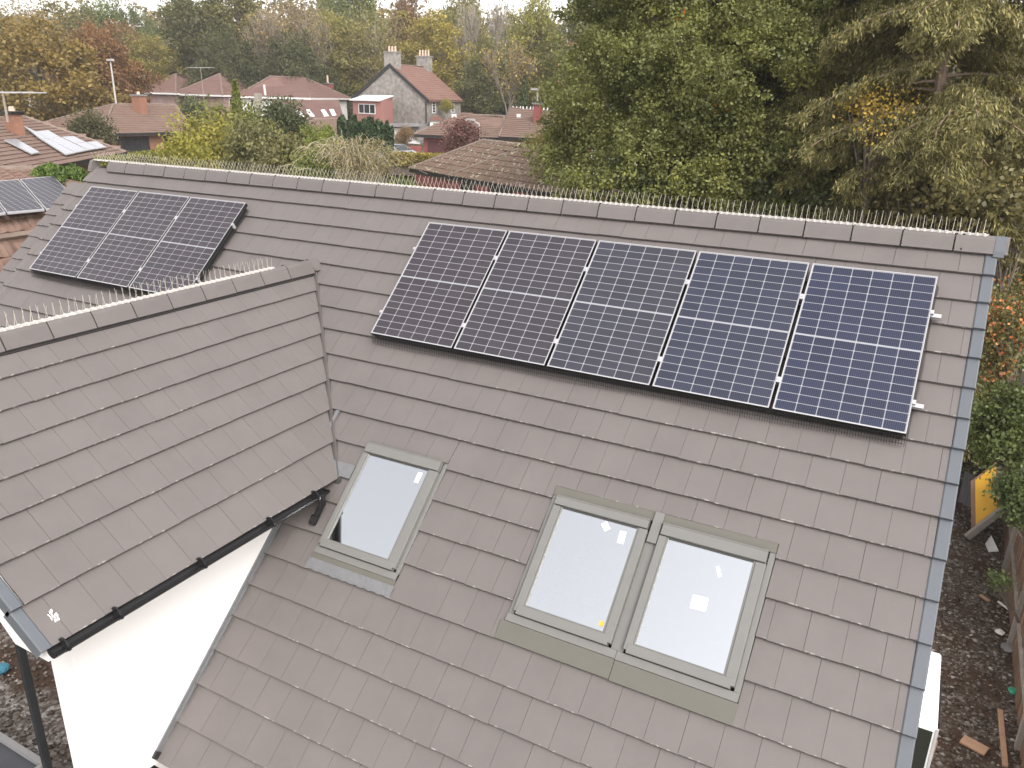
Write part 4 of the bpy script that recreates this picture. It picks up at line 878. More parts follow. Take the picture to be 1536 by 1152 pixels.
roof_part(hE2, [(a,c,d,e_)], M['brownroof'], [(e_,d)]); MB().prism([a+Vector((0,.5,-.1)),c+Vector((0,.5,-.1)),c+Vector((0,.5,-2.5)),a+Vector((0,.5,-2.5))],(0,4,0)).build('wall', M['brick'], hE2)
MB().prism([at(458,196,71),at(452,183,74),at(470,208,70),at(468,222,70),at(456,222,71)],(0,.2,0)).build('gable', M['brick'], hE2)
# white gabled porch left of it
p_a, p_b, p_c = at(382,176,84), at(404,158,84), at(410,170,84)
po = empty('white_porch', p_a+Vector((0,0,-2)), 'White gabled porch behind the dark bush', 'porch')
b = MB(); b.prism([p_a,p_b,p_b+Vector((0,0,-.5)),p_a+Vector((0,0,-.5))],(0,.8,0)); b.prism([p_b,p_c,p_c+Vector((0,0,-.5)),p_b+Vector((0,0,-.5))],(0,.8,0)); b.build('barge_board', M['upvc'], po)
MB().prism([p_a+Vector((.3,.1,-.45)),p_b+Vector((0,.1,-.5)),p_c+Vector((0,.1,-.4)),p_c+Vector((0,.1,-2.5)),p_a+Vector((.3,.1,-2.5))],(0,.5,0)).build('wall', M['upvc'], po)
# F: stone house
El, Er, Ef = lvl([at(531,150,97), at(640,149,91), at(691,147.5,99)]); Ra = plane_hit(585,97.5,Er,Vector(((Er-El).y,-(Er-El).x,0))); bk = (Ef-Er); bk.z = 0
Rf = Ra+bk; Eb = El+bk; zb = gz(Er.x,Er.y)-1.5
hF = empty('stone_house', (Er.x,Er.y,zb+1.5), 'Tall grey stone house with red tiled roof and two chimneys', 'house')
up_ = Vector((0,0,.12)); dl = (Er-El).normalized()
roof_part(hF, [(Er+dl*.3,Ef+dl*.3,Rf+up_,Ra+up_),(Eb,El-dl*.3,Ra+up_,Rf+up_)], M['clay'], [(Ra+up_,Rf+up_)], gauge=.4, tw=.4)
MB().prism([Vector((El.x,El.y,zb)),Vector((Er.x,Er.y,zb)),Er,Ra,El], bk).build('wall', M['stone'], hF)
n_g = Vector((dl.y,-dl.x,0)); 
if n_g.dot(CAM-Er) < 0: n_g = -n_g
b = MB()
for p_, q_ in ((Er+dl*.3,Ra+up_),(Ra+up_,El-dl*.3)): b.prism([p_,q_,q_-Vector((0,0,.35)),p_-Vector((0,0,.35))], n_g*.15)
b.build('barge_board', M['blackmetal'], hF)
MB().bar(Er+n_g*.15+Vector((0,0,-.1)),Vector((Er.x,Er.y,zb))+n_g*.15,.07,6).build('downpipe', M['blackmetal'], hF)
chimney(hF, Ra+bk.normalized()*.6, 1.5, 1.25, M['stone'], 3, .55, 'stone'); chimney(hF, Rf-bk.normalized()*.6, 1.5, 1.2, M['stone'], 4, .65, 'stone')
win(hF, Er, Ef, 648,152,653,169,1,bars=3); win(hF, Er, Ef, 677,152,681,168,1,bars=3)
# ivy
def px_quad_box(name, quad, D_, th, m, parent=None, label=None, cat=None):
    P_ = [at(x,y,D_) for x,y in quad]; o = MB().prism(P_, Vector((FW.x,FW.y,0)).normalized()*th).build(name, m, parent); 
    return tag(o, label, cat) if label else o
px_quad_box('bay_window_roof', [(643,181),(663,181),(658,174),(648,174)], 90, 1.5, M['clay'], hF); px_quad_box('bay_window', [(645,193),(661,193),(661,182),(645,182)], 90.2, 1.5, M['upvc'], hF)
# pink extension with white roof
x_e = empty('coral_extension', at(560,190,88), 'Coral painted first floor extension with white sloping roof on the stone house', 'extension')
X0, X1, X2 = at(529,152,90), at(572,154,86.5), at(589,150,91); X0, X1, X2 = lvl([X0,X1,X2]); X3 = X0+X2-X1; dn = Vector((0,0,-3.1))
MB().prism([X0+dn,X1+dn,X2+dn,X3+dn], (0,0,3.1)).build('wall', M['coral'], x_e)
u_ = Vector((0,0,.55)); o_ = (X0-X1).normalized()*.25; MB().prism([X1+Vector((0,-.3,.02)),X2+Vector((.2,0,.02))+u_*.9,X3+o_+u_*.9,X0+o_+Vector((0,-.3,.02))], (0,0,.1)).build('roof', M['upvc'], x_e)
MB().prism([X1,X2,X2+u_*.85],(X0-X1)).build('roof_cheek', M['coral'], x_e)
win(x_e, X0, X1, 538,155.5,563.5,170.5, 3)
lo = empty('low_extension', at(600,205,86), 'Low flat roofed extension with white doors below the coral room', 'extension')
px_quad_box('flat_roof', [(552,190.5),(628,190),(620,186.5),(560,187)], 84, 4, M['concrete'], lo); px_quad_box('wall', [(578,208),(600,208),(600,192),(578,192)], 84.6, 3, M['upvc'], lo); px_quad_box('wall', [(566,206),(574,206),(574,192),(566,192)], 84.6, 3, M['coral'], lo)
px_quad_box('slate_roof', [(600,205),(640,198),(636,186),(612,192)], 85, 2.5, M['concrete'], lo)
sh = empty('pale_shed', at(618,213,78), 'Small pale shed with white gabled roof behind the brick wall', 'shed'); px_quad_box('gable', [(602,214),(630,216),(630,208),(616,203.5)], 78, 2, M['plaster'], sh); px_quad_box('roof_panel', [(617,203),(637,205),(637,210),(629,211)], 77.8, 2, M['concrete'], sh)
tag(px_quad_box('brick_wall', [(577,218),(632,219),(632,243),(577,243)], 72, .3, M['redbrick']), 'Dark red brick garden wall behind the parked car', 'wall')
# G: garage bungalow
E0, E1 = lvl([at(621,202.5,58), at(756,206.5,55)]); E2 = E1+Vector((.45,.9,0)).normalized()*8; R0, R1 = at(690,172,61.5), at(756,174,59)
hG, EG, WG, rG = hip_long('bungalow', 'Dark red walled bungalow with maroon garage door and brown hipped roof', E0, E1, E2, R0, R1, 'brownroof', 'redbrick', fm_='blackmetal')
win(hG, WG[0], WG[1], 642,211,702,240, 1, 'garage', 'garage', name='garage_door')
E0, E1 = lvl([at(748,206,54.5), at(905,212,51)]); E2 = E1+Vector((.45,.9,0)).normalized()*9; R0, R1 = at(766,165,60), at(850,167.5,57); z_ = (R0.z+R1.z)/2; R0.z = R1.z = z_; E3 = E0+E2-E1
roof_part(hG, [(E0,E1,R1,R0),(E1,E2,R1),(E2,E3,R0,R1),(E3,E0,R0)], M['brownroof'], [(R0,R1),(E1,R1),(E0,R0)]); walls(hG, [E0,E1,E2,E3], M['redbrick']); fascia(hG, [E0,E1,E2,E3], M['blackmetal'])
chimney(hG, at(806.5,170,56), .5, .55, M['redbrick'], 0)
for i in range(11):
    p = R0+(R1-R0)*(.05+i*.062); MB().bar(p+Vector((0,0,.02)), p+Vector((.04*(i % 3-1),0,.27)), .07, 5, .03).build('ridge_finial', M['upvc'], hG)
leaning('vent_pipe', at(681,176.5,57), at(681,171,57), .25, .25, M['upvc'], 'White cone vent on the garage bungalow roof', 'vent'); leaning('vent_pipe', at(778,176,54), at(778,171,54), .2, .2, M['upvc'], 'White vent stub in the middle of the bungalow roof', 'vent')
# H: nearest brown roof beyond the ridge
zH, rH = -2.05, -.62
e0, e1, e2 = atz(614,252.5,zH), atz(673,264,zH), atz(905,303,zH); r0, r1 = atz(725,211,rH), atz(793,218,rH); e3 = e0+e2-e1
hH = empty('brick_bungalow', ((e0+e2)/2).to_3d()+Vector((0,0,-4)), 'Red brick bungalow with speckled mossy brown hip roof just beyond the ridge', 'house')
roof_part(hH, [(e0,e1,r1,r0),(e1,e2,r1+ (r1-r0)*.0),(e2,e3,r0,r1),(e3,e0,r0)], M['mossroof'], [(r0,r1),(e1,r1),(e0,r0)], gauge=.34, tw=.3, indiv=300, wave=True, lip=.028)
WH = walls(hH, [e0,e1,e2,e3], M['redbrick']); fascia(hH, [e0,e1,e2,e3], M['blackmetal'], .14)
win(hH, WH[1], WH[2], 692,272,712,300, 1, 'blackmetal'); win(hH, WH[1], WH[2], 735,278,770,306, 2, 'blackmetal')
leaning('roof_brace', at(641,262,34), at(629,256,36), .06, .06, M['blackmetal'], 'Thin black brace under the left eave of the mossy roofed bungalow', 'brace')
# white building glimpsed through the oak
cv = empty('white_conservatory', at(920,235,42), 'White conservatory glimpsed through the oak branches', 'conservatory'); px_quad_box('roof_panel', [(890,228),(906,236),(916,244),(904,226)], 42, 1.2, M['upvc'], cv); px_quad_box('frame', [(892,240),(968,238),(962,228),(915,230)], 42.5, 3, M['upvc'], cv); px_quad_box('wall', [(892,262),(968,262),(968,240),(892,241)], 42.6, 3, M['white'], cv)
# lamp posts and poles
def lamp(label, top, bottom, D_, arm=1, armpx=10):
    a, c = at(*bottom, D_), at(*top, D_); e = empty('street_lamp', (a.x,a.y,gz(a.x,a.y)), label, 'street lamp'); MB().bar((a.x,a.y,gz(a.x,a.y)), c, .1, 6, .06).build('pole', M['copper'], e); q = c+RT*(armpx*D_/F)+Vector((0,0,.25))
    o = MB().bar(c, q, .045, 5).build('arm', M['copper'], e); MB().box(q.x-.3,q.x+.3,q.y-.12,q.y+.12,q.z-.08,q.z+.06).build('lamp_head', M['copper'], e)
lamp('Tall pale street lamp rising behind the chimney bungalow', (166,95),(174,155),72,1,0); lamp('Thin street lamp with a short arm in front of the garage bungalow', (719,186),(719,212),52,1,-13)
lamp('Street lamp seen over the ridge beside the pale trunk tree', (806.5,139),(806.5,162),64,1,-4)
leaning('telegraph_pole', at(386,240,50), at(387,140,50), .32, .32, M['paletrunk'], 'Grey wooden telegraph pole standing behind the bushes', 'pole')
# parked car
def car(c, rz, label):
    e = empty('parked_car', c, label, 'car', rz=rz); sec = [(-2.1,.55,.75),(-2.05,.4,.9),(-1.2,.3,.95),(-.75,.3,1.38),(.6,.3,1.42),(1.35,.3,.98),(2.0,.35,.8),(2.1,.5,.6)]
    b = MB(); vs = []; n = len(sec)
    for x, z0_, z1_ in sec:
        w_ = .84 if z1_ < 1.2 else .66; vs += [(x,-.86,z0_),(x,-.88,min(z1_,.88)),(x,-w_,z1_),(x,w_,z1_),(x,.88,min(z1_,.88)),(x,.86,z0_)]
    fs = [(i*6+j,i*6+j+1,(i+1)*6+j+1,(i+1)*6+j) for i in range(n-1) for j in range(5)]+[(0,1,2,3,4,5),tuple((n-1)*6+k for k in range(5,-1,-1))]; b.add(vs, fs); link('body', b.mesh('body'), M['carpaint'], e, False)
    g = MB(); g.add([(.65,-.64,1.4),(.65,.64,1.4),(1.3,.78,1.0),(1.3,-.78,1.0)],[(0,1,2,3)]); g.v = [(x+.02,y,z+.012) for x,y,z in g.v]; link('windscreen', g.mesh(), M['glassdark'], e, False)
    for s in (-1,1):
        g = MB(); g.add([(-1.05,s*.80,.98),(-.7,s*.68,1.33),(.55,s*.68,1.36),(1.15,s*.80,1.0)],[(0,1,2,3)]); g.v = [(x,y+s*.03,z) for x,y,z in g.v]; link('side_window', g.mesh(), M['glassdark'], e, False)
        for x in (-1.35,1.3): o = link('wheel', MB().bar((x,s*.72,.32),(x,s*.9,.32),.32,14).mesh(), M['tyre'], e, False); link('rim', MB().bar((x,s*.9,.32),(x,s*.91,.32),.19,10).mesh(), M['alu'], o, False)
        link('headlight', MB().box(2.02,2.1,s*.55-.15,s*.55+.15,.62,.76).mesh(), M['glasspale'], e, False)
p = at(591,239,66); car(Vector((p.x,p.y,at(591,241,66).z-.15)), -.2, 'Silver parked car half hidden behind the hedge and brick wall')

# ================================================================== TREES AND PLANTS
LEAF = [(0,(.42,.45,.45)),(.3,(.8,.85,.75)),(.6,(1.1,1.1,.95)),(.85,(1.5,1.45,1.1)),(1,(1.9,1.75,1.25))]
LEAF = [(p, tuple(x*f_ for x, f_ in zip(c, (1.85,1.72,1.55)))) for p, c in LEAF]
M['leaf'] = leaf_mat('broad_leaves', LEAF)
M['needle'] = leaf_mat('conifer_needles', [(0,(.7,.75,.65)),(.5,(1.4,1.45,1.15)),(.85,(1.9,1.85,1.4)),(1,(2.6,2.4,1.8))], trans=.15)
def cards(cent, size, aspect=1.5, up=.3, rnd=None, droop=None):
    n = len(cent); N_ = rng.normal(size=(n,3)); N_[:,2] += up; N_ /= np.linalg.norm(N_,axis=1)[:,None]
    a = rng.normal(size=(n,3)) if droop is None else droop
    U_ = a-(a*N_).sum(1)[:,None]*N_; U_ /= np.linalg.norm(U_,axis=1)[:,None]+1e-9; W_ = np.cross(N_,U_); s = (size*rng.uniform(.6,1.35,n))[:,None]
    V_ = np.stack([cent-U_*s*.5*aspect, cent+W_*s*.5-U_*s*.08, cent+U_*s*.5*aspect, cent-W_*s*.5-U_*s*.08],1)
    return V_.reshape(-1,3), np.arange(4*n).reshape(-1,4), rng.uniform(0,1,n) if rnd is None else rnd
def clusters(n, r, c, shell=.45, lump=.22, zpow=1, seed=0, flat=0):
    d = rng.normal(size=(n,3)); d /= np.linalg.norm(d,axis=1)[:,None]; q = rng.uniform(shell,1,n)**(.6)
    ph = rng.uniform(0,6.28,6); l = 1+lump*(np.sin(3*d[:,0]+ph[0])*np.sin(2.6*d[:,2]+ph[1])+.7*np.sin(5*d[:,1]+ph[2])*np.sin(5.5*d[:,2]+ph[3])+.5*np.sin(8*d[:,0]+ph[4])*np.cos(7*d[:,1]+ph[5]))
    return np.array(c)+d*(q*l)[:,None]*np.array(r)
def limb_tubes(b, base, top, targets, r0, n=26, sag=.0, r1=.02):
    base = Vector(base); top = Vector(top); k = 7; pts = [base+(top-base)*(i/k)+Vector((random.uniform(-.1,.1),random.uniform(-.1,.1),0))*(i > 0)*r0*3 for i in range(k+1)]
    for i in range(k): b.bar(pts[i], pts[i+1], r0*(1-.82*i/k), 8, r0*(1-.82*(i+1)/k), cap=False)
    for t in targets[:n]:
        t = Vector(t); f = min(.95, max(.22, (t.z-base.z)/(top.z-base.z)*.75)); s = pts[0]+(top-base)*f; s.z -= .1; rr = r0*(1-.8*f)*.55; m_ = (s+t)/2+Vector((0,0,abs((t-s).length)*.1-sag)); q = s
        for j in range(1,5):
            w_ = j/4; p = s*(1-w_)**2+m_*2*w_*(1-w_)+t*w_**2; b.bar(q, p, rr*(1-.2*(j-1))+.01, 5, rr*(1-.2*j)+.008, cap=False); q = p
    return pts
def tree_mesh(H, r, cz_, nc, per, leaf, rad, r0, up=.3, shell=.4, lump=.22, nl=26, bark='trunk', aspect=1.5):
    cl = clusters(nc, r, (0,0,cz_), shell, lump); crn = np.clip(rng.normal(.5,.2,nc),0,1)
    P_ = (cl[:,None,:]+rng.normal(size=(nc,per,3))*rad*np.array([1,1,.75])).reshape(-1,3); rn = np.clip(np.repeat(crn,per)*.55+rng.uniform(0,1,nc*per)*.45,0,1)
    V_, F_, R_ = cards(P_, leaf, aspect, up, rn); cm = npmesh('crown', V_, F_, R_); b = MB(); limb_tubes(b, (0,0,-.5), (0,0,cz_+r[2]*.55), [tuple(c) for c in cl], r0, nl)
    tm = b.mesh('trunk', False); tm.materials.append(M[bark]); cm.materials.append(M['leaf']); return cm, tm
def bare_mesh(H, spread, r0, leafn, leaf, bark='paletrunk', depth=4, fork=.35):
    b = MB(); tips = []
    def grow(p, d, L_, r_, k):
        n = 3; q = p
        for i in range(n):
            d = (d+Vector((random.uniform(-.12,.12),random.uniform(-.12,.12),.05))).normalized(); q2 = q+d*L_/n; b.bar(q, q2, r_*(1-.25*i/n), 5 if k < 2 else 3, r_*(1-.25*(i+1)/n), cap=False); q = q2
            if k > 0 and k < depth: 
                dd = (d+Vector((random.uniform(-1,1),random.uniform(-1,1),random.uniform(-.1,.6)))*spread).normalized(); grow(q, dd, L_*random.uniform(.5,.75), r_*.5, k+1)
        if k >= depth-1: tips.append(q)
        if k < depth:
            for i in range(4 if k == 0 else 3): dd = (d+Vector((random.uniform(-1,1),random.uniform(-1,1),random.uniform(0,.5)))*spread).normalized(); grow(q, dd, L_*random.uniform(.5,.72)*(1.25 if k == 0 else 1), r_*.6, k+1)
    grow(Vector((0,0,-.5)), Vector((0,0,1)), H*fork, r0, 0); tm = b.mesh('trunk', False); tm.materials.append(M[bark])
    T_ = np.array([tuple(t) for t in tips]); idx = rng.integers(0,len(T_),leafn); P_ = T_[idx]+rng.normal(size=(leafn,3))*.5; V_, F_, R_ = cards(P_, leaf, 1.5, .2); cm = npmesh('crown', V_, F_, R_); cm.materials.append(M['leaf']); return cm, tm
def spire_mesh(H, r, n, leaf, r0=.2, power=1.0, tiers=True, needle=True, bark='trunk'):
    z = rng.uniform(.06,1,n)**1.0; rr = r*(1-z)**power*rng.uniform(.25,1,n)**.5
    if tiers: rr *= .75+.35*np.abs(np.sin(z*40))
    a = rng.uniform(0,6.28,n); P_ = np.stack([rr*np.cos(a), rr*np.sin(a), z*H-rr*.25],1); dr = np.stack([np.cos(a),np.sin(a),-.45+0*a],1)+rng.normal(size=(n,3))*.35
    V_, F_, R_ = cards(P_, leaf, 2.4, .2, None, dr); cm = npmesh('crown', V_, F_, R_); cm.materials.append(M['needle']); b = MB(); b.bar((0,0,-.5),(0,0,H*.9),r0,7,.03); tm = b.mesh('trunk', False); tm.materials.append(M[bark]); return cm, tm
PROTO = dict(
 broad=[tree_mesh(10,(4.5,4.5,4.6),6.2,150,130,.19,.52,.3,shell=.4,lump=.3) for _ in range(3)],
 tall=[tree_mesh(14,(3.5,3.5,6.4),8.2,150,120,.18,.5,.28,shell=.35,lump=.35) for _ in range(2)],
 airy=[tree_mesh(13,(3.6,3.6,5.2),8.6,110,60,.15,.7,.2,shell=.2,lump=.3,nl=80,bark='paletrunk') for _ in range(2)],
 bare=[bare_mesh(13,.62,.19,2600,.17) for _ in range(2)],
 twig=[bare_mesh(12,.55,.16,900,.14) for _ in range(1)],
 spire=[spire_mesh(10,1.5,5200,.24,power=.8)], column=[spire_mesh(9,.95,5000,.2,power=.35,tiers=False)],
 shrub=[tree_mesh(3,(1.6,1.6,1.35),1.45,90,70,.115,.3,.07,shell=.3,nl=14) for _ in range(2)])
H0 = dict(broad=10.8, tall=14.8, airy=14, bare=13.5, twig=12.5, spire=10, column=9, shrub=2.95); W0 = dict(broad=9.6, tall=7.6, airy=7.6, bare=8.5, twig=8, spire=3, column=1.9, shrub=3.4)
cnt = {}
def tree(name, label, kind, px, ytop, wpx, D_, col, group=None, cat='tree', base=None, zb=None):
    p = at(px, ytop, D_); g = gz(p.x,p.y) if zb is None else zb; H = max(p.z-g, .6); k = cnt.get(kind,0); cnt[kind] = k+1; cm, tm = PROTO[kind][k % len(PROTO[kind])]
    e = empty(name, (p.x,p.y,g), label, cat, group, rz=random.uniform(0,6.28)); sz = H/H0[kind]; sw = wpx*D_/F/W0[kind]; e.scale = (sw,sw,sz)
    c = link('crown', cm, None, e, False); c.color = (*col, 1); link('trunk', tm, None, e, False); return e
tr = [
 ('Large olive and orange maple at the left edge behind the chimney bungalow','broad',48,38,165,78,(.125,.095,.03)),
 ('Russet brown round tree right of the olive maple','broad',150,52,96,84,(.105,.055,.026)),
 ('Dull orange tree peeping behind the russet brown one','broad',112,46,70,96,(.13,.075,.035)),
 ('Sparse pale tree at the top left corner','airy',18,-4,90,120,(.14,.115,.06)),
 ('Bare twiggy tree by the top left corner against the sky','twig',52,-6,60,125,(.12,.1,.06)),
 ('Olive crown below the sky left of the green round one','broad',88,16,110,132,(.105,.1,.04)),
 ('Round green crown standing out against the white sky','broad',156,6,72,140,(.065,.09,.026)),
 ('Smaller green crown just right of the round green one','broad',208,14,56,142,(.07,.09,.03)),
 ('Yellow green tree left of the big dark one','tall',224,48,62,112,(.13,.12,.035)),
 ('Low orange brown tree in front of the far green crowns','broad',190,46,80,118,(.12,.08,.04)),
 ('Pinkish brown tree behind the lamp post','airy',120,34,90,124,(.12,.09,.055)),
 ('Big dark green tree above the leftmost red roof','tall',286,-28,105,116,(.055,.062,.022)),
 ('Tall olive green tree above the middle red roof','tall',352,-22,100,118,(.095,.095,.03)),
 ('Beige half bare tree with pale trunk above the long roof','bare',398,4,80,112,(.14,.11,.06)),
 ('Half bare tree with several pale trunks left of the yellow trees','bare',436,2,78,114,(.13,.1,.055)),
 ('Slim half bare tree in front of the brown wood','bare',470,14,60,110,(.14,.12,.06)),
 ('Pale brown tree behind the slim half bare one','airy',455,0,100,126,(.13,.105,.06)),
 ('Green topped tree at the middle of the skyline','broad',515,-14,110,135,(.09,.115,.035)),
 ('Yellow green tree left of the stone house chimney','tall',522,22,92,112,(.135,.13,.035)),
 ('Olive brown tree just left of the stone house','airy',560,14,90,110,(.12,.11,.045)),
 ('Dark russet tree rising behind the stone chimneys','broad',615,-16,62,128,(.10,.06,.035)),
 ('Bright yellow tree right behind the stone house roof','tall',650,22,96,112,(.165,.145,.032)),
 ('Yellow green tree at the skyline above the yellow one','broad',690,4,80,132,(.12,.12,.04)),
 ('Bare tree against the white sky right of the stone house','twig',742,-16,90,118,(.12,.1,.06)),
 ('Second bare tree against the sky beside the yellow green poplar','twig',712,-10,70,122,(.12,.1,.06)),
 ('Pale trunked tree with thin beige leaves by the bungalow ridge','bare',764,38,86,84,(.16,.13,.055)),
 ('Yellow green poplar left of the rust tree','tall',805,-14,84,104,(.125,.13,.032)),
 ('Rust leaved tree on a clean pale trunk','bare',868,30,92,76,(.16,.10,.055)),
 ('Grey green tree behind the rust leaved one','tall',900,-12,90,100,(.08,.09,.04)),
 ('Dull green tree behind the pale trunked one','tall',735,62,80,104,(.07,.08,.03)),
 ('Narrow dark columnar conifer beside the pale trunk','column',787,114,17,82,(.05,.07,.025)),
]
for lb, kd, px, yt, wp, D_, c in [(a_, b_, c_, d_-(12 if c_ > 240 and c_ not in (787,868,764) else 0), e_, f_, g_) for a_, b_, c_, d_, e_, f_, g_ in tr]: tree({'column':'columnar_conifer','twig':'bare_tree','bare':'pale_trunk_tree'}.get(kd,'broadleaf_tree'), lb, kd, px, yt, wp, D_, c, 'trees of the wood behind the houses')
und = [(395,92,70),(440,100,80),(355,88,60),(480,112,70),(520,118,60),(708,92,70),(740,108,80),(820,112,90),(860,126,80),(905,120,80),(700,128,60),(250,96,60),(310,98,60),(560,70,70),(600,75,60),(440,60,90),(500,60,90),(700,60,90),(340,60,80),(170,70,90),(60,120,80)]
UL_ = ['behind the right half of the long red roof','behind the low red chimney','behind the left end of the long red roof','between the long roof and the coral extension','just left of the stone house gable','right of the stone house ivy','behind the pale trunked tree','under the poplar','under the rust leaved tree','at the left edge of the oak','hugging the right wall of the stone house','above the leftmost red roof','above the gap between the first two red roofs','beside the stone house chimney','between the two stone chimneys','in the half bare trees','right of the half bare trees','behind the yellow tree right of the stone house','above the middle red roof','behind the street lamp','low at the left behind the maple']
for i, (px, yt, wp) in enumerate(und): tree('understorey_tree', ('Dark','Olive','Brownish')[i % 3]+' undergrowth tree '+UL_[i], 'broad', px, yt, wp, 108+(i % 3)*9, ((.04,.048,.018),(.075,.07,.028),(.09,.075,.035))[i % 3], 'undergrowth trees at the foot of the wood')
# the wood beyond, reads as one mass
cl = []
for i in range(46):
    px = -60+i*24+random.uniform(-8,8); yt = (34 if px < 240 else (8 if px < 560 else 16))+random.uniform(-6,26); p = at(px, yt, 165+random.uniform(-8,25)); cl.append(clusters(46,(5.5,5.5,8),(p.x,p.y,p.z-7)))
cl = np.concatenate(cl); P_ = (cl[:,None,:]+rng.normal(size=(len(cl),26,3))*1.0).reshape(-1,3); V_, F_, R_ = cards(P_, .62); me = npmesh('woodland', V_, F_, R_); o = link('woodland', me, M['leaf']); o.color = (.105,.09,.045,1); tag(o, 'Mixed autumn wood on the rise far behind the houses', None, None, 'stuff')
# shrubs between the houses
sh_ = [
 ('Bright yellow green shrub in front of the chimney bungalow','shrub',303,176,90,38,(.15,.148,.035)), ('Yellow green bush low behind the ridge under the bright shrub','shrub',275,206,80,33,(.15,.15,.03)),
 ('Light green conifer spire in the middle of the bushes','spire',352,122,40,44,(.12,.135,.035)), ('Leafy green shrub round the foot of the light conifer','shrub',345,158,90,41,(.09,.105,.03)),
 ('Dark green rounded bush beside the telegraph pole','shrub',425,150,78,44,(.038,.052,.024)), ('Grey green shrub in front of the dark rounded bush','shrub',382,184,80,36,(.085,.09,.042)),
 ('Olive brown shrub below the dark rounded bush','shrub',428,204,90,30,(.095,.095,.045)), ('Fresh green bush left of the weeping shrub','shrub',478,190,50,36,(.10,.13,.028)),
 ('Low fresh green bush at the ridge by the weeping shrub','shrub',470,226,70,27,(.09,.115,.03)), ('Brown twiggy shrub at the small flat roof','shrub',606,190,26,74,(.13,.09,.055)),
 ('Purple leaved small tree in front of the garage door','shrub',690,180,56,52,(.10,.05,.055)), ('Yellow green bush at the garden wall corner','shrub',571,200,30,70,(.14,.14,.05)), ('Green bush half hiding the pink house wall','shrub',285,146,44,86,(.06,.075,.035)),
 ('Yellowish creeper on the front of the stone house','shrub',670,149,18,93,(.16,.15,.04)), ('Low green bush under the eave of the mossy roofed bungalow','shrub',600,270,70,31,(.08,.11,.03)), ('Shrub by the brick bungalow corner','shrub',820,196,60,46,(.12,.10,.045)), ('Dark bush behind the left bungalow','shrub',128,168,60,60,(.05,.05,.025))]
for lb, kd, px, yt, wp, D_, c in sh_: tree('shrub' if kd == 'shrub' else 'spire_conifer', lb, kd, px, yt, wp, D_, c, None, 'shrub' if kd == 'shrub' else 'tree', zb=at(px,yt,D_).z-(wp*D_/F*.95 if kd == 'shrub' else 5.2))
# dark yew with upright tips
def tuft(name, label, px, yt, yb, wp, D_, col, n=26, lf=.1):
    a = at(px,yb,D_); H = at(px,yt,D_).z-a.z; w_ = wp*D_/F; P_ = []; Dr = []
    for i in range(n):
        x, y = random.uniform(-.5,.5)*w_, random.uniform(-.4,.4)*w_; h = H*(1-.9*(abs(x)/w_)**1.6)*random.uniform(.75,1.0)
        m_ = 360; t = rng.uniform(0,1,m_); rr = .34*(1-t)**.7+.03; an_ = rng.uniform(0,6.28,m_); P_.append(np.stack([x+x*.3*t+rr*np.cos(an_), y+rr*np.sin(an_), t*h],1)); Dr.append(np.stack([.35*np.cos(an_),.35*np.sin(an_),1+0*an_],1))
    V_, F_, R_ = cards(np.concatenate(P_), lf, 2.2, .0, None, np.concatenate(Dr)); me = npmesh('foliage', V_, F_, R_); me.materials.append(M['needle']); e = empty(name, a, label, 'shrub'); o = link('foliage', me, None, e, False); o.color = (*col,1); b = MB(); [b.bar((0,0,-1),(random.uniform(-.4,.4)*w_,random.uniform(-.3,.3)*w_,H*.5),.06,5,.02) for _ in range(6)]; link('stem', b.mesh('stem', False), M['trunk'], e, False)
tuft('yew_bush', 'Dark green yew with upright pointed tips in front of the coral extension', 540, 172, 226, 74, 50, (.03,.055,.026), 34, .14)
tuft('fern_bush', 'Bright green tufted plant at the corner of the left bungalow', 72, 244, 268, 22, 23.5, (.07,.11,.025), 10, .035); tuft('fern_bush', 'Taller bright green tufted plant next to the garage roof', 103, 246, 275, 34, 23, (.065,.1,.025), 14, .035)
# weeping shrub: arching stems with small leaves
wp_ = at(525,262,27); e = empty('weeping_shrub', (wp_.x,wp_.y,wp_.z-.9), 'Pale brown weeping shrub with arching branches behind the ridge', 'shrub'); b = MB(); P_ = []
for i in range(230):
    a = random.uniform(0,6.28); R_l = random.uniform(.5,1.75); h = random.uniform(1.3,2.35)*(1.15-.25*R_l/1.7); s = Vector((random.uniform(-.6,.6),random.uniform(-.5,.5),.0)); q = s; n = 9
    for j in range(1,n+1):
        t = j/n; p = s+Vector((cos(a)*R_l*t, sin(a)*R_l*t, h*(1.9*t-1.35*t*t)*1.35-.0)); b.bar(q, p, .016*(1-t*.7), 3, .016*(1-(t+.1)*.7), cap=False); q = p
        if t > .3:
            for _ in range(4): P_.append(tuple(p+Vector((random.uniform(-.1,.1),random.uniform(-.1,.1),random.uniform(-.22,.05)))))
link('branches', b.mesh('branches', False), M['twig'], e, False); V_, F_, R_ = cards(np.array(P_), .036, 2.2); me = npmesh('leaves', V_, F_, R_); me.materials.append(M['leaf']); o = link('leaves', me, None, e, False); o.color = (.13,.122,.07,1)
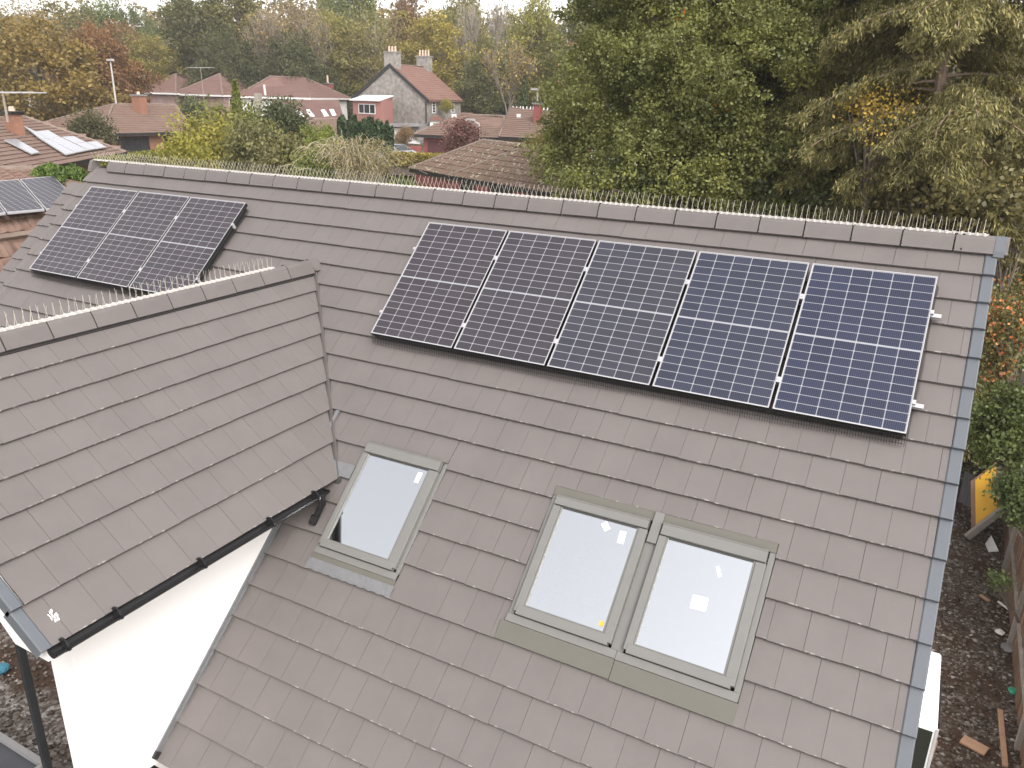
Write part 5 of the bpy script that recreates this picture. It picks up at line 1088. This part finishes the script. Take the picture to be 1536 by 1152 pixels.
# clipped hedges
def hedge(label, pts, w_, h, col, n=9000, leaf=.07):
    a, c = pts; d = (c-a); L_ = hypot(d.x,d.y); ang = math.atan2(d.y,d.x); e = empty('hedge', a, label, 'hedge', rz=ang); u = rng.uniform(0,1,(n,3)); f = rng.integers(0,3,n); s = rng.integers(0,2,n)
    for i in range(3): u[f == i, i] = s[f == i]
    P_ = u*np.array([L_,w_,h])+rng.normal(size=(n,3))*.045; P_[:,1] -= w_/2; V_, F_, R_ = cards(P_, leaf, 1.3); me = npmesh('foliage', V_, F_, R_); me.materials.append(M['leaf']); o = link('foliage', me, None, e, False); o.color = (*col,1)
    link('stems', MB().box(.08,L_-.08,-w_/2+.08,w_/2-.08,-.5,h-.08).mesh(), M['trunk'], e, False); return e
hedge('Low clipped yellow green hedge behind the brick wall and car', (at(586,246,44), at(660,246,43)), 1.2, .55, (.15,.13,.035)); hedge('Taller clipped hedge left of the mossy roofed bungalow', (at(584,262,45), at(628,262,44)), 1.4, .55, (.13,.125,.035))
hedge('Long low clipped hedge in front of the french windows', (at(150,242,42), at(250,243,45)), 1.0, .22, (.11,.12,.035)); hedge('Second low hedge just beyond the ridge left of the bright shrub', (at(160,252,32), at(262,252,34)), 1.0, .3, (.10,.11,.035))
# the big oak
def big_tree(label, base_px, D_, blobs, leaf, per, rad, col, r0, mat_='leaf', name='oak_tree', bark='trunk', dens=14, extra=None):
    b0 = at(*base_px, D_); g = gz(b0.x,b0.y); e = empty(name, (b0.x,b0.y,g), label, 'tree'); cl = []
    for (px, py, rx, rz_, dd) in blobs:
        c = at(px,py,D_+dd); k = (D_+dd)/F; R_ = (rx*k, rx*k*.9, rz_*k); n = int(dens*(R_[0]*R_[0]+2*R_[0]*R_[2])); cl.append(clusters(n, R_, (c.x-b0.x,c.y-b0.y,c.z-g), .5, .16))
    lobes = np.concatenate(cl); m_ = len(lobes); lr = rng.uniform(.42,.85,m_); tone = np.clip(rng.normal(.45,.2,m_),0,1); nn_ = 11
    d = rng.normal(size=(m_,nn_,3)); d[:,:,2] = d[:,:,2]*.8+.25; d /= np.linalg.norm(d,axis=2)[:,:,None]; cl = (lobes[:,None,:]+d*(lr[:,None,None]*np.array([1,1,.75]))).reshape(-1,3); tone = np.repeat(tone,nn_)
    crn = np.clip(tone+rng.normal(0,.12,len(cl)),0,1); P_ = (cl[:,None,:]+rng.normal(size=(len(cl),per,3))*rad*np.array([1,1,.7])).reshape(-1,3); print(label, len(P_))
    rn = np.clip(np.repeat(crn,per)*.6+rng.uniform(0,1,len(P_))*.4,0,1); V_, F_, R_ = cards(P_, leaf, 1.35, .5, rn); me = npmesh('crown', V_, F_, R_); me.materials.append(M[mat_]); o = link('crown', me, None, e, False); o.color = (*col,1)
    b = MB(); idx = rng.permutation(len(cl)); limb_tubes(b, (0,0,-.5), (0,0,(at(base_px[0],-60,D_).z-g)*.9), [tuple(cl[i]) for i in idx[:90]], r0, 90); link('trunk', b.mesh('trunk', False), M[bark], e, False); return e, cl
oak, ocl = big_tree('Huge dark green oak in the middle right, crown reaching above the photo', (1040,300), 25, [(1040,40,150,120,0),(960,150,110,100,-1.5),(1110,150,130,110,-1.5),(1000,-70,160,90,0),(1150,20,110,110,1),(900,235,80,62,-1),(1010,260,110,80,-2.5),(1150,260,110,80,-2),(1085,90,90,80,-3),(850,215,42,34,0),(940,60,70,80,1),(1210,110,70,120,2),(875,280,40,34,-3),(1210,235,55,60,0)], .060, 42, .125, (.098,.112,.036), .42, dens=5.2)
k_ = rng.integers(0,len(ocl),26); P_ = (ocl[k_][:,None,:]+rng.normal(size=(26,8,3))*.1).reshape(-1,3); V_, F_, R_ = cards(P_, .11); me = npmesh('turned_leaves', V_, F_, R_); me.materials.append(M['leaf']); o = link('turned_leaves', me, None, oak, False); o.color = (.42,.13,.04,1)
# feathery conifers at the right
def feathery(label, px, D_, ytop, spread_px, col, r0, nbr, seed, lean_px=0, ybase=330):
    random.seed(seed); a = at(px,ybase,D_); g = gz(a.x,a.y); top = at(px+lean_px,ytop,D_); e = empty('feathery_conifer', (a.x,a.y,g), label, 'tree'); H = top.z-g; sp = spread_px*D_/F; b = MB(); k = 10; T = [Vector(((top.x-a.x)*i/k+random.uniform(-.06,.06),(top.y-a.y)*i/k,H*i/k)) for i in range(k+1)]
    for i in range(k): b.bar(T[i],T[i+1],r0*(1-.8*i/k),9,r0*(1-.8*(i+1)/k),cap=False)
    P_ = []; Dr = []
    for i in range(nbr):
        f = random.uniform(.12,.99); s = T[0].lerp(T[-1], f); an_ = random.uniform(0,6.28); L_ = sp*(1.05-.55*f)*random.uniform(.55,1.1); q = s; n = 7; up_a = random.uniform(-.1,.35)
        for j in range(1,n+1):
            t = j/n; p = s+Vector((cos(an_+.15*sin(5*t))*L_*t, sin(an_+.15*sin(5*t))*L_*t, L_*(up_a*t-.42*t*t))); b.bar(q,p,.035*(1-.8*t)+.006,4,.035*(1-.8*(t+.1))+.006,cap=False)
            if t > .2:
                for _ in range(5):       # side sprays, hanging
                    sa = an_+random.choice((-1,1))*random.uniform(.4,1.3); sl = L_*random.uniform(.12,.3)*(1.2-t*.5); m_ = int(72*sl/.5)+18; tt_ = rng.uniform(0,1,m_)
                    base_ = np.array([p.x,p.y,p.z]); dv = np.array([cos(sa),sin(sa),-.25]); pos = base_+dv*(tt_*sl)[:,None]+np.array([0,0,-1])*(rng.uniform(0,.2,m_)*1)[:,None]+rng.normal(size=(m_,3))*.06; P_.append(pos); Dr.append(np.tile(np.array([cos(sa)*.5,sin(sa)*.5,-.8]),(m_,1))+rng.normal(size=(m_,3))*.3)
            q = p
    P_ = np.concatenate(P_); Dr = np.concatenate(Dr); V_, F_, R_ = cards(P_, .026, 4.4, .0, None, Dr); me = npmesh('crown', V_, F_, R_); me.materials.append(M['needle']); o = link('crown', me, None, e, False); o.color = (*col,1); link('trunk', b.mesh('trunk', False), M['pinetrunk'], e, False); print(label, len(F_))
feathery('Feathery conifer with a thick pinkish trunk near the right edge', 1436, 21, -260, 215, (.148,.135,.06), .24, 190, 3, 10)
feathery('Feathery olive conifer between the oak and the thick trunk', 1345, 24, -200, 190, (.146,.142,.058), .2, 190, 4, -12)
feathery('Conifer with drooping sprays just right of the oak', 1255, 28, -180, 150, (.13,.135,.053), .18, 150, 5, 5)
feathery('Conifer cut by the right edge of the photo', 1560, 24, -230, 170, (.143,.135,.06), .2, 150, 6, 0)
random.seed(77)
bk_ = [('Dark tree filling the gap behind the thick conifer trunk',1420,-40,260,44,(.05,.05,.022)),('Dark tree behind the right edge conifer',1540,-30,240,42,(.055,.055,.024)),('Dark olive tree behind the drooping conifer',1290,-60,240,48,(.055,.058,.024)),('Deep green tree behind the oak crown',1130,-80,260,50,(.045,.055,.022)),('Green tree left behind the oak crown',985,-60,220,60,(.06,.07,.026)),('Tall green tree between the oak and the rust leaved tree',930,-30,110,84,(.065,.075,.03))]
for lb, px, yt, wp, D_, c in bk_: tree('broadleaf_tree', lb, 'tall', px, yt, wp, D_, c)
def bush(name, label, px, py, rpx, D_, col, zr=1.0, n=60, per=90, leaf=.06, rad=.17, berries=None, cat='shrub'):
    c = at(px,py,D_); k = rpx*D_/F; e = empty(name, (c.x,c.y,c.z-k*zr), label, cat); cl = clusters(n,(k,k,k*zr),(0,0,k*zr),.3,.25); crn = np.clip(rng.normal(.5,.2,n),0,1)
    P_ = (cl[:,None,:]+rng.normal(size=(n,per,3))*rad).reshape(-1,3); V_, F_, R_ = cards(P_, leaf, 1.4, .4, np.clip(np.repeat(crn,per)*.55+rng.uniform(0,1,n*per)*.45,0,1)); me = npmesh('foliage', V_, F_, R_); me.materials.append(M['leaf']); o = link('foliage', me, None, e, False); o.color = (*col,1)
    b = MB(); limb_tubes(b,(max(0,8.4-c.x) if c.x > 6 and c.y < 14 else 0,0,gz(c.x,c.y)-(c.z-k*zr)),(0,0,k*zr*1.2),[tuple(q) for q in cl],.04,24); link('stem', b.mesh('stem', False), M['trunk'], e, False)
    if berries:
        m_ = 900; idx = rng.integers(0,n,m_); P_ = cl[idx]*np.array([1.08,1.08,1.05])+rng.normal(size=(m_,3))*.16; V_, F_, R_ = cards(P_, .06, 1.0); me = npmesh('berries', V_, F_, R_); me.materials.append(M['leaf']); o = link('berries', me, None, e, False); o.color = (*berries,1)
    return e
bush('berry_bush', 'Bush with orange berries beside the right verge', 1508, 488, 42, 17.5, (.07,.075,.028), 1.5, 60, 60, .05, .14, (.32,.12,.05))
bush('garden_bush', 'Dense dark green bush overhanging the gravel passage', 1524, 636, 54, 15.5, (.055,.075,.024), 1.15, 100, 110, .05, .12)
bush('garden_bush', 'Lower dark green bush hanging over the yellow board', 1536, 742, 30, 14.5, (.045,.065,.022), 1.0, 50, 90, .045, .10)
bush('garden_bush', 'Olive bush behind the berry bush at the far end of the passage', 1490, 400, 60, 23, (.075,.08,.03), 1.0, 60, 60, .08, .25)
bush('yellow_shrub', 'Shrub with bright yellow leaves under the feathery conifers', 1318, 176, 40, 20, (.26,.19,.04), .7, 30, 34, .055, .2); bush('yellow_shrub', 'Small yellow leaved shrub below the thick conifer trunk', 1378, 168, 34, 22.5, (.24,.17,.05), .6, 20, 22, .055, .22)
for i, (px, py, r_, D_, c, lb) in enumerate([(1290,318,70,22,(.075,.085,.03),'Low green shrub behind the spikes left of the conifer trunk'),(1370,300,60,20,(.085,.08,.035),'Low olive shrub at the foot of the thick conifer trunk'),(1490,318,70,19,(.085,.08,.035),'Low brownish shrub right of the thick conifer trunk'),(1180,318,70,22,(.05,.068,.022),'Low dark shrub under the right side of the oak'),(1060,312,70,22,(.06,.078,.025),'Low green shrub under the middle of the oak'),(945,300,60,22,(.05,.065,.022),'Low dark shrub under the left side of the oak'),(1530,250,60,22,(.07,.075,.03),'Green shrub at the right edge below the conifers')]): bush('garden_shrub', lb, px, py, r_, D_, c, .8, 50, 60, .085, .24)
bush('ivy_ground_bush', 'Small weed clump at the fence foot', 1500, 872, 13, 13.8, (.05,.07,.025), .6, 14, 50, .03, .06)
bush('white_flower_bush', 'Pale flowering shrub at the right edge above the berry bush', 1522, 312, 26, 20, (.42,.38,.32), .9, 24, 30, .06, .16)
# sub-parts count and scene check
print('objects', len(D.objects))

# ================================================================== HAZE
hz = MB().box(-620,620,-320,920,-12,48).mesh('haze'); hm = D.materials.new('thin_haze'); hm.use_nodes = True; nt = hm.node_tree; nt.nodes.remove(nt.nodes['Principled BSDF'])
pv = nt.nodes.new('ShaderNodeVolumePrincipled'); pv.inputs['Color'].default_value = (.98,.95,.90,1); pv.inputs['Density'].default_value = .0007; pv.inputs['Anisotropy'].default_value = .1
nt.links.new(pv.outputs[0], nt.nodes['Material Output'].inputs['Volume']); tag(link('haze', hz, hm), 'Thin pale autumn haze filling the air', None, None, 'stuff')
